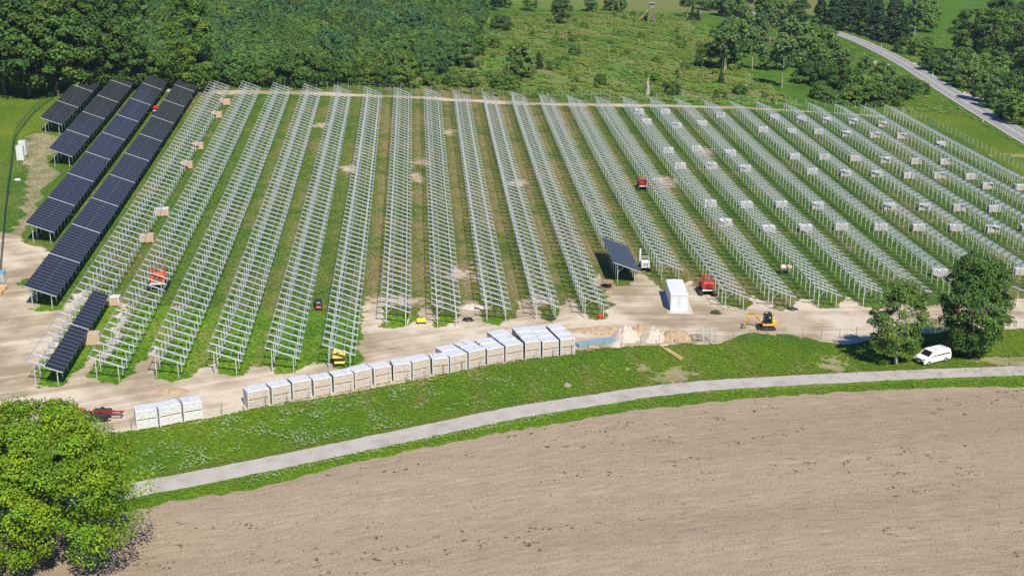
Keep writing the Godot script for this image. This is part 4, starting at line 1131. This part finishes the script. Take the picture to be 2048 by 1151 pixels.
func build_objects():
	M.orange_yellow = mat(Color(.72, .34, .05), .45)
	M.door = mat(Color(.6, .66, .72), .45)
	container(at(24.3, -186.4, .06), -.01)
	excavator(at(35.9, -179.4), .06)
	van(at(55.4, -166.8), .5)
	piling_rig("orange and pink piling rig standing under the second bare rack row", kt(6.22, 192.6), -PSI, M.orange, M.red, false, true).scale = Vector3.ONE * 1.5
	piling_rig("red piling rig on black tracks midway along the gap beside the thirteenth bare row", kt(17.9, 257.), -PSI, M.red, M.red, false, true).scale = Vector3.ONE * 1.15
	piling_rig("white piling rig with upright mast beside the dark panel table", kt(16.75, 204.8), -PSI, M.white, M.white, true, true)
	piling_rig("red piling rig with raised rail frame in front of the white container's row", kt(17.82, 192.8), -PSI, M.red, M.red, false, true).scale = Vector3.ONE * 1.3
	piling_rig("red machine half hidden between two dark panel rows", kt(3.62, 297.), -PSI, M.red, M.red, false, false)
	# yellow compressor under the sixth bare row
	var o := thing("yellow_compressor", "pale yellow compressor on skids at the front of the sixth bare row", "compressor", kt(10.17, 163.9), -PSI)
	var mb := MB.new(); mb.cham(T(Vector3(0, 1.35, -.3)), Vector3(1.7, .7, 1.5), .1); mb.cham(T(Vector3(-.45, 1.85, -.5)), Vector3(.4, .4, .5), .06)
	var b := part("engine_housing", mb, M.pale_yellow, o)
	mb = MB.new(); mb.cube(Vector3(-.1, 1.72, .1), Vector3(.5, .05, .3)); mb.cube(Vector3(.45, 1.72, -.4), Vector3(.3, .06, .3))
	part("vent", mb, M.dark, b)
	mb = MB.new(); mb.cham(T(Vector3(0, .78, -.2)), Vector3(1.4, .45, 1.3), .04)
	part("frame", mb, M.dark, o)
	mb = MB.new(); mb.cham(T(Vector3(.1, .5, .35)), Vector3(1.35, .3, .6), .08)
	part("front_hood", mb, M.pale_yellow, o)
	for s in [-.6, .6]: track(o, s, 1.6, .4, .28)
	# black tracked dumper
	o = thing("tracked_dumper", "small black tracked dumper with orange nose between the fifth and sixth bare rows", "dumper", kt(9.6, 185.), -PSI + .1)
	for s in [-.42, .42]: track(o, s, 1.9, .4, .26)
	mb = MB.new(); mb.extrude([Vector2(-.1, .5), Vector2(1.1, .5), Vector2(1.35, 1.05), Vector2(-.2, 1.05)], 1.05)
	part("skip", mb, M.dark, o, T(Vector3(0, 0, 0), PI / 2))
	mb = MB.new(); mb.cham(T(Vector3(0, .74, .62)), Vector3(.8, .5, .5), .07)
	part("engine_cover", mb, M.dark, o)
	mb = MB.new(); mb.cham(T(Vector3(0, .5, .98)), Vector3(.7, .3, .16), .04)
	part("nose_plate", mb, M.orange, o)
	mb = MB.new(); mb.cyl(Vector3(-.25, .9, 1.), Vector3(-.25, 1.25, 1.1), .03, .03, 6); mb.cyl(Vector3(.25, .9, 1.), Vector3(.25, 1.25, 1.1), .03, .03, 6); mb.cyl(Vector3(-.25, 1.25, 1.1), Vector3(.25, 1.25, 1.1), .03, .03, 6)
	part("handlebar", mb, M.steel_dull, o)
	# power pack and breaker
	o = thing("power_pack", "bright yellow power pack lying on the dirt beside the seventh bare row", "power pack", at(-12.7, -178.9), .1)
	mb = MB.new(); mb.cham(T(Vector3(0, .45, 0)), Vector3(1.35, .5, .8), .1)
	part("housing", mb, M.bright_yellow, o)
	mb = MB.new(); mb.cube(Vector3(0, .16, 0), Vector3(1.2, .12, .7))
	for e in [[-.5, -.36], [.5, -.36], [-.5, .36], [.5, .36]]: mb.cyl(Vector3(e[0], .12, e[1] - .05), Vector3(e[0], .12, e[1] + .05), .13, .13, 10)
	part("wheel_frame", mb, M.dark, o)
	mb = MB.new()
	for k in 3: mb.cube(Vector3(-.3 + k * .3, .71, 0), Vector3(.16, .03, .5))
	part("vent", mb, M.pale_yellow, o)
	var hose := MB.new(); var hp := []; var hr := []
	for k in 9:
		hp.append(Vector3(-.6 - k * .13, .35 + sin(k * .8) * .05 + k * .02, .1 * sin(k * .6))); hr.append(.035)
	hose.tube(hp, hr, 6)
	part("hose", hose, M.dark, o)
	o = thing("post_driver", "white hand-held post driver with yellow head leaning beside the power pack", "post driver", at(-14.4, -178.6), .2)
	mb = MB.new(); mb.tube([Vector3(-.25, 0, 0), Vector3(-.12, .5, 0), Vector3(.05, 1., 0)], [.07, .13, .1], 8); part("shaft", mb, M.white, o)
	mb = MB.new(); mb.cyl(Vector3(.02, .92, 0), Vector3(.2, 1.22, 0), .15, .12, 10); part("head", mb, M.bright_yellow, o)
	mb = MB.new(); mb.cyl(Vector3(-.1, .8, -.3), Vector3(-.1, .8, .3), .03, .03, 6); part("handle", mb, M.dark, o)
	# cable drum
	o = thing("cable_drum", "brown wooden cable drum lying flat on the dirt beside the dark panel table", "cable drum", at(14.6, -196.9))
	for y in [.06, .98]:
		mb = MB.new(); mb.cyl(Vector3(0, y - .05, 0), Vector3(0, y + .05, 0), 1.0, 1.0, 26); part("flange", mb, M.drumwood, o)
	mb = MB.new(); mb.cyl(Vector3(0, .1, 0), Vector3(0, .94, 0), .62, .62, 20); part("cable", mb, M.dark, o)
	# red crate, tan sack on trestle
	o = thing("red_crate", "small red crate at the foot of the eleventh bare row", "crate", at(12.7, -182.9), .2)
	mb = MB.new(); mb.cham(T(Vector3(0, .25, 0)), Vector3(.7, .46, .5), .03); part("body", mb, M.red, o)
	mb = MB.new(); mb.cube(Vector3(0, .49, .23), Vector3(.7, .05, .05)); mb.cube(Vector3(0, .49, -.23), Vector3(.7, .05, .05)); part("rim", mb, M.orange, o)
	o = thing("sack_trestle", "cream sacks laid on a dark trestle between far bare rows", "trestle", kt(19.95, 202.8), -PSI)
	mb = MB.new()
	for x in [-.7, .7]:
		for z in [-.35, .35]: mb.bar(Vector3(x, 0, z), Vector3(x * .9, .8, z * .7), .08, .08)
	mb.cube(Vector3(0, .82, 0), Vector3(2., .07, .8)); part("trestle_frame", mb, M.greywood, o)
	for k in 2:
		mb = MB.new(); mb.cham(T(Vector3(-.45 + k * .95, 1.18, 0), .1 * k), Vector3(.95, .66, .8), .22); part("sack", mb, M.cream, o)
	# tall wrapped boxes beside the left fence
	for k in 2:
		o = crate("upright_carton", ["tall white upright carton on a pallet beside the green fence", "second tall white carton standing just behind the first by the green fence"][k], at([-92.9, -93.6][k], [-251., -254.4][k]), .1, 1.25, 1.15, [2.7], M.film, M.film, "tall white cartons by the green fence")
	o = thing("plastic_bag", "crumpled white plastic bag on the grass beside the left-hand track", "bag", at(-89.3, -238.4))
	mb = MB.new(); mb.cham(T(Vector3(0, .2, 0), .5), Vector3(1.1, .4, .9), .18); mb.cham(T(Vector3(.4, .18, .3), .2), Vector3(.6, .34, .5), .14); part("sheet", mb, M.film, o)
	# cabin and boards at the left rim
	o = thing("blue_site_box", "grey steel tool box with blue lid at the rim of the dirt yard", "tool box", at(-75.4, -188.6), .05)
	mb = MB.new(); mb.cham(T(Vector3(0, .75, 0)), Vector3(2.6, 1.45, 1.5), .05); part("body", mb, M.steel_dull, o)
	mb = MB.new(); mb.cham(T(Vector3(0, 1.52, 0)), Vector3(2.7, .14, 1.6), .04); part("lid", mb, M.blue, o)
	mb = MB.new(); mb.cube(Vector3(.4, 1.1, .77), Vector3(.3, .1, .05)); part("handle", mb, M.dark, o)
	for k in 2:
		o = thing("board_stack", ["pale timber board stack nearest the blue-lidded tool box", "second pale timber board stack in front of the tool box"][k], "boards", at(-73.9 + k * .1, -185.6 + k * 2.), .03, "timber board stacks in the yard")
		for q in 5:
			mb = MB.new(); mb.cham(T(Vector3(0, .3, -.6 + q * .3)), Vector3(2., .5, .27), .01); part("board", mb, M.wood, o)
	# red trailer with black attachments behind the big tree
	o = thing("red_trailer", "long red trailer frame with black attachments on the dirt behind the leafy tree", "trailer", at(-49.2, -144.6), .02)
	mb = MB.new(); mb.cube(Vector3(-.6, .75, .3), Vector3(9.5, .16, .12)); mb.cube(Vector3(-.6, .75, -.4), Vector3(9.5, .16, .12))
	for k in 6: mb.cube(Vector3(-4.8 + k * 1.75, .74, -.05), Vector3(.14, .16, .8))
	part("frame", mb, M.rust_red, o)
	for e in [[1.6, -.75], [1.6, .95]]:
		mb = MB.new(); mb.cham(T(Vector3(e[0], .6, e[1])), Vector3(2.1, .75, .5), .1); mb.cube(Vector3(e[0] + .9, .62, e[1]), Vector3(1., .16, .3)); mb.cube(Vector3(e[0], 1.02, e[1]), Vector3(.4, .2, .3))
		part("attachment", mb, M.dark, o)
	for x in [-3.2, -1.9]:
		for z in [-.85, .8]:
			mb = MB.new(); mb.cyl(Vector3(x, .42, z - .12), Vector3(x, .42, z + .12), .42, .42, 16); part("wheel", mb, M.rubber, o)
	mb = MB.new(); mb.cham(T(Vector3(-.7, 1.1, -.1)), Vector3(.9, .45, .5), .1); part("winch", mb, M.orange, o)
	mb = MB.new(); mb.cyl(Vector3(.1, .3, 1.22), Vector3(.1, .3, 1.3), .2, .2, 12); part("hub", mb, M.white, o)
	# heaps
	heap("soil_heap", "long brown soil bank behind the pale gravel heaps", 13.5, -177.2, 6.5, 1.6, .75, M.soil_heap, 61)
	heap("gravel_heap", "pale grey gravel heap nearest the blue steel bundle", 15.6, -174.6, 2.1, 2., 1.75, M.gravel_heap, 62)
	heap("gravel_heap", "pale grey gravel heap in the middle of the heaps", 19.4, -174.6, 2., 1.8, 1.6, M.gravel_heap, 63)
	heap("soil_heap", "brown soil heap between the two pale gravel heaps", 17.6, -176., 2.4, 1.6, 1.3, M.soil_heap, 64)
	heap("soil_heap", "brown soil heap beside the light blue steel frame", 22.6, -174.9, 2.7, 1.7, 1.4, M.soil_heap, 65)
	heap("soil_heap", "flat pale spoil beside the concrete slab corner", 14.1, -171.8, 1.3, 1., .5, M.gravel_heap, 66)
	heap("soil_heap", "low soil mound at the foot of the second bare row", 0. - 41.5, -152.9, 2.6, 1.2, .5, M.soil_heap, 67)
	heap("soil_heap", "pale chalky mound between the eighth and ninth bare rows", -5.6, -185.8, 2.2, 1.2, .6, M.gravel_heap, 68)
	# blue steel bundle
	o = thing("steel_bundle", "bundle of light blue steel profiles lying on the grass beside the pallet block", "steel bundle", at(11.3, -172.3), .43)
	for k in 8:
		mb = MB.new(); mb.cube(Vector3(0, .16 + (k / 4) * .22, -.48 + (k % 4) * .32), Vector3(5.6, .18, .27)); part("profile", mb, M.pale_blue, o)
	o = thing("wooden_pallet", "single bare wooden pallet in the grass in front of the blue steel bundle", "pallet", at(11., -170.6), .05)
	for k in 6:
		mb = MB.new(); mb.cube(Vector3(0, .22, -.45 + k * .18), Vector3(1.3, .04, .14)); part("slat", mb, M.wood, o)
	mb = MB.new()
	for k in 3: mb.cube(Vector3(-.6 + k * .6, .1, 0), Vector3(.1, .19, 1.04))
	part("bearer", mb, M.wood, o)
	for k in 2:
		o = thing("timber_plank", ["longer pale timber plank lying in the meadow", "shorter timber plank lying close against the longer one"][k], "plank", at(21.3 + k * .35, -168.9 - k * .1, .1), -1.18 + k * .03, "timber planks in the meadow")
		mb = MB.new(); mb.cham(Transform3D.IDENTITY, Vector3(5. - k * .8, .1, .26), .01); part("board", mb, M.wood, o)
	# light blue steel frame and trestle
	o = thing("leaning_rack", "light blue upright steel frame leaning at the meadow edge", "rack", at(26.7, -173.6), 0.)
	mb = MB.new()
	for x in [-.55, .55]: mb.bar(Vector3(x, 0, .3), Vector3(x, 2.0, -.5), .1, .1)
	for y in [.15, 1.1, 1.95]: mb.bar(Vector3(-.55, y, .3 - y * .4), Vector3(.55, y, .3 - y * .4), .09, .09)
	part("frame", mb, M.pale_blue, o)
	o = thing("timber_trestle", "dark timber trestle with pale board beside the blue steel frame", "trestle", at(25.1, -174.2), .1)
	mb = MB.new()
	for x in [-.5, .5]:
		for s in [-.3, .3]: mb.bar(Vector3(x, 0, s), Vector3(x, .8, s * .2), .1, .1)
	mb.cube(Vector3(0, .85, 0), Vector3(1.6, .12, .25)); part("leg_frame", mb, M.greywood, o)
	mb = MB.new(); mb.cube(Vector3(.1, .45, .32), Vector3(1., .05, .3)); part("board", mb, M.wood, o)
	# boulder, black tarp heaps, dead trunk
	o = heap_stone("boulder", "grey boulder lying alone in the meadow grass", at(6.9, -157.1, .05), .45, 71)
	for e in [[-6.2, -180.6, "black plastic sheet heaped between the eighth and ninth bare rows"], [5.6, -182., "dark brush pile at the foot of the tenth bare row"], [41.2, -188.3, "dark plastic heap at the foot of the fifteenth bare row"], [29.6, -186., "dark cut branches beside the white container"]]:
		o = heap_stone("dark_heap", e[2], at(e[0], e[1], .12), .7, int(e[0] * 7.) + 300)
		o.scale.y = .5
		for ch in o.get_children(): ch.material_override = M.dark if e[2].contains("plastic") else M.brush
	o = thing("dead_trunk", "grey dead tree stump standing tall just behind the back fence", "stump", at(36.2, -359.6))
	mb = MB.new(); mb.tube([Vector3(0, -.2, 0), Vector3(.1, 1.5, 0), Vector3(-.1, 3., .1), Vector3(.2, 4.6, 0)], [.7, .5, .4, .08], 8); mb.tube([Vector3(-.05, 2.4, 0), Vector3(-.6, 3.2, .1)], [.2, .04], 6)
	part("trunk", mb, M.birch, o)
	# hunting stand
	o = thing("hunting_stand", "wooden hunting stand on braced legs with a long leaning ladder in the clearing", "hunting stand", at(53., -520.5))
	for sx in [-1., 1.]:
		for sz in [-1., 1.]:
			mb = MB.new(); mb.bar(Vector3(sx * 1.3, -.2, sz * 1.3), Vector3(sx * .7, 5.2, sz * .7), .18, .18); part("leg", mb, M.grey_timber, o)
	mb = MB.new(); mb.bar(Vector3(-1.2, .6, 1.2), Vector3(.8, 4.4, .8), .1, .1); mb.bar(Vector3(1.2, .6, 1.2), Vector3(-.8, 4.4, .8), .1, .1); part("brace", mb, M.grey_timber, o)
	mb = MB.new(); mb.cham(T(Vector3(0, 5.9, 0)), Vector3(1.8, 1.3, 1.8), .03); part("cabin", mb, M.grey_timber, o)
	mb = MB.new(); mb.cube(Vector3(0, 6.9, .905), Vector3(1.5, .45, .02)); mb.cube(Vector3(0, 6.9, 0), Vector3(1.7, .6, 1.7)); part("opening", mb, M.dark, o)
	mb = MB.new(); mb.box(Transform3D(Basis(Vector3.RIGHT, .12), Vector3(0, 7.35, 0)), Vector3(2.3, .12, 2.3)); part("roof", mb, M.grey_timber, o)
	mb = MB.new()
	for s in [-.3, .3]: mb.bar(Vector3(-5.6, 0, .4 + s), Vector3(-.8, 5.3, .2 + s), .12, .12)
	for k in 12: mb.bar(Vector3(lerpf(-5.6, -.8, k / 12.), lerpf(0., 5.3, k / 12.), 0.), Vector3(lerpf(-5.6, -.8, k / 12.), lerpf(0., 5.3, k / 12.), .65), .07, .07)
	part("ladder", mb, M.wood, o)
	# road posts and sign
	var dl := [[125.2, -539.], [135.2, -498.], [134., -430.5], [132., -349.], [123.2, -350.]]
	for k in 5:
		o = thing("delineator_post", "white roadside marker post, %s from the top of the country road" % ORD[k], "marker post", at(dl[k][0], dl[k][1]), 0., "marker posts along the country road")
		mb = MB.new(); mb.cham(T(Vector3(0, .5, 0)), Vector3(.2, 1.1, .16), .03); part("post", mb, M.white, o)
		mb = MB.new(); mb.cube(Vector3(0, .84, 0), Vector3(.21, .2, .17)); part("band", mb, M.dark, o)
	o = thing("road_sign", "small white road sign on a post beside the country road", "sign", at(136., -442.), .2)
	mb = MB.new(); mb.cyl(Vector3(0, -.2, 0), Vector3(0, 2.6, 0), .05, .05, 8); part("post", mb, M.steel_dull, o)
	mb = MB.new(); mb.cham(T(Vector3(0, 2.4, .07)), Vector3(1.1, 1.1, .04), .01); part("board", mb, M.white, o)
	o = thing("frame_gate", "light steel gate frame leaning at the back corner of the fence", "gate", at(102.5, -352.), -.4)
	mb = MB.new(); mb.bar(Vector3(-1., 0, 0), Vector3(.3, 2.2, 0), .07, .07); mb.bar(Vector3(.3, 0, 0), Vector3(.3, 2.3, 0), .08, .08); mb.bar(Vector3(-.3, 1.2, 0), Vector3(.3, 1.2, 0), .06, .06); part("frame", mb, M.steel, o)
	# fences
	fence("green wire fence along the mown meadow beside the dark panel rows", v2([-74., -186., -81.5, -209.3, -85.5, -221.8, -92.5, -244.6, -98.5, -264.2, -100.1, -273.5, -101.4, -284., -101.6, -294.1, -101.6, -303.]), 2.5, 1.9, 9, .022, M.green_paint)
	fence("thin steel wire fence running behind the back ends of the racks", v2([-69.7, -321., -51.2, -328., -32.5, -333.5, -15.5, -338., 4.5, -342., 27.7, -349., 63.5, -359., 98.3, -357., 106., -351.6, 110.5, -312., 111.5, -285.5, 112., -250.]), 2.6, 1.8, 4, .012, M.steel_dull)
	var ff := PackedVector2Array()
	for p in v2(FENCE_F): ff.append(p + Vector2(0, .55))
	fence("thin steel wire fence between the wrapped pallets and the meadow", ff, 2.6, 1.5, 4, .012, M.frame)

func heap_stone(called: String, label: String, where: Vector3, s: float, sd: int) -> Node3D:
	var o := thing(called, label, "boulder" if called == "boulder" else "heap", where)
	var f := noise(sd, .9, 3)
	var st := SurfaceTool.new(); st.begin(Mesh.PRIMITIVE_TRIANGLES)
	for j in 9: for i in 14:
		var th := PI * j / 8.; var a := TAU * i / 14.
		var d := Vector3(sin(th) * cos(a), cos(th), sin(th) * sin(a))
		st.add_vertex(d * s * Vector3(1.1, .75, .9) * (1. + f.get_noise_3dv(d * 1.6) * .6))
	for j in 8: for i in 14:
		var a := j * 14 + i; var b := j * 14 + (i + 1) % 14
		for k in [a, b, a + 14, b, b + 14, a + 14]: st.add_index(k)
	st.generate_normals()
	put("surface", st.commit(), M.stone, o)
	return o

# ---------------------------------------------------------------- everything
func _ready():
	var cam := Camera3D.new()
	cam.position = Vector3(0, 62.6, 0); cam.rotation.x = -.309354
	cam.fov = 24.0244; cam.near = .5; cam.far = 3000.
	add_child(cam); cam.current = true
	var env := Environment.new()
	env.background_mode = Environment.BG_SKY
	var sky := Sky.new(); var sm := ProceduralSkyMaterial.new()
	sm.sky_top_color = Color(.2, .4, .72); sm.sky_horizon_color = Color(.66, .76, .86); sm.sky_curve = .14
	sm.ground_bottom_color = Color(.2, .22, .14); sm.ground_horizon_color = Color(.5, .56, .55); sm.sun_angle_max = 1.
	sky.sky_material = sm; env.sky = sky
	env.tonemap_mode = Environment.TONE_MAPPER_LINEAR
	env.tonemap_exposure = 1.3
	env.background_energy_multiplier = .75
	env.sdfgi_enabled = true; env.ssao_enabled = true; env.ssil_enabled = true
	env.fog_enabled = true; env.fog_density = .00007; env.fog_light_color = Color(.72, .8, .9)
	var we := WorldEnvironment.new(); we.environment = env; add_child(we)
	var sun := DirectionalLight3D.new()
	sun.light_energy = 1.6; sun.light_angular_distance = .5; sun.light_color = Color(1., .96, .89); sun.shadow_enabled = true
	sun.look_at_from_position(Vector3.ZERO, -Vector3(.232, .737, .634))
	add_child(sun)
	nA.seed = 3; nA.frequency = .045; nA.fractal_octaves = 3; nA.noise_type = FastNoiseLite.TYPE_SIMPLEX_SMOOTH
	nB.seed = 8; nB.frequency = .22; nB.fractal_octaves = 3; nB.noise_type = FastNoiseLite.TYPE_SIMPLEX_SMOOTH
	nC.seed = 15; nC.frequency = .9; nC.fractal_octaves = 2; nC.noise_type = FastNoiseLite.TYPE_SIMPLEX_SMOOTH
	dirt_poly = v2(DIRT); left_poly = v2(TRACK_LEFT); road_u = v2(ROAD_UP); field_e = v2(FIELD_EDGE); strip_line = v2(BACK_STRIP)
	PG = {clearcut = v2(CLEARCUT), thicket = v2(THICKET), far_field = v2(FAR_FIELD), bright = v2(BRIGHT_MEADOW), right = v2(RIGHT_MEADOW), path1 = v2(PATHS.slice(0, 6)), path2 = v2(PATHS.slice(6, 12))}
	materials()
	M.bright_yellow = mat(Color(.85, .6, .02), .4); M.drumwood = mat(Color(.3, .2, .12), .85); M.cream = mat(Color(.62, .52, .4), .85)
	M.pale_blue = mat(Color(.25, .38, .46), .5, .2); M.brush = mat(Color(.035, .05, .02), .95); M.grey_timber = mat(Color(.24, .22, .2), .9)
	M.pale_card = triplanar(mat(Color(1, 1, 1), .6), 1.)
	M.pale_card.uv1_scale = Vector3(.3, 1.1, .3); M.pale_card.albedo_texture = ramp_tile(43, .018, 4, [Color(.56, .51, .45), Color(.63, .6, .56), Color(.71, .7, .69), Color(.8, .8, .81)])
	var clock := Time.get_ticks_msec()
	build_ground(); print("ground ", Time.get_ticks_msec() - clock)
	build_racks(); print("racks ", Time.get_ticks_msec() - clock)
	build_pallets(); build_objects(); print("objects ", Time.get_ticks_msec() - clock)
	plant_kinds(); build_trees()
	detailed_tree("leafy_tree", "large bright green tree with a spreading crown at the corner of the field", -44.2, -112.4, 15.9, 2., 9.2, 330, 270, .21, 1.5, Color(.142, .25, .013), 501, .42, M.bark)
	detailed_tree("leafy_tree", "tall bright tree rising alone at the back end of the longest panel row", -73.4, -313.5, 23., 2., 6.6, 130, 150, .42, 1.5, Color(.09, .17, .024), 504, .35, M.bark, 1)
	detailed_tree("leafy_tree", "lighter tree with bare trunk standing beside the white van", 50.4, -165.9, 11.4, 1.9, 4.3, 130, 130, .22, .85, Color(.1, .18, .036), 502, .2, M.birch)
	detailed_tree("leafy_tree", "taller dark leafy tree standing behind the white van", 60.9, -168.4, 14.6, 1.2, 5.1, 200, 190, .24, 1.05, Color(.07, .14, .027), 503, .28, M.bark)
	scatter_vegetation(); print("plants ", Time.get_ticks_msec() - clock)
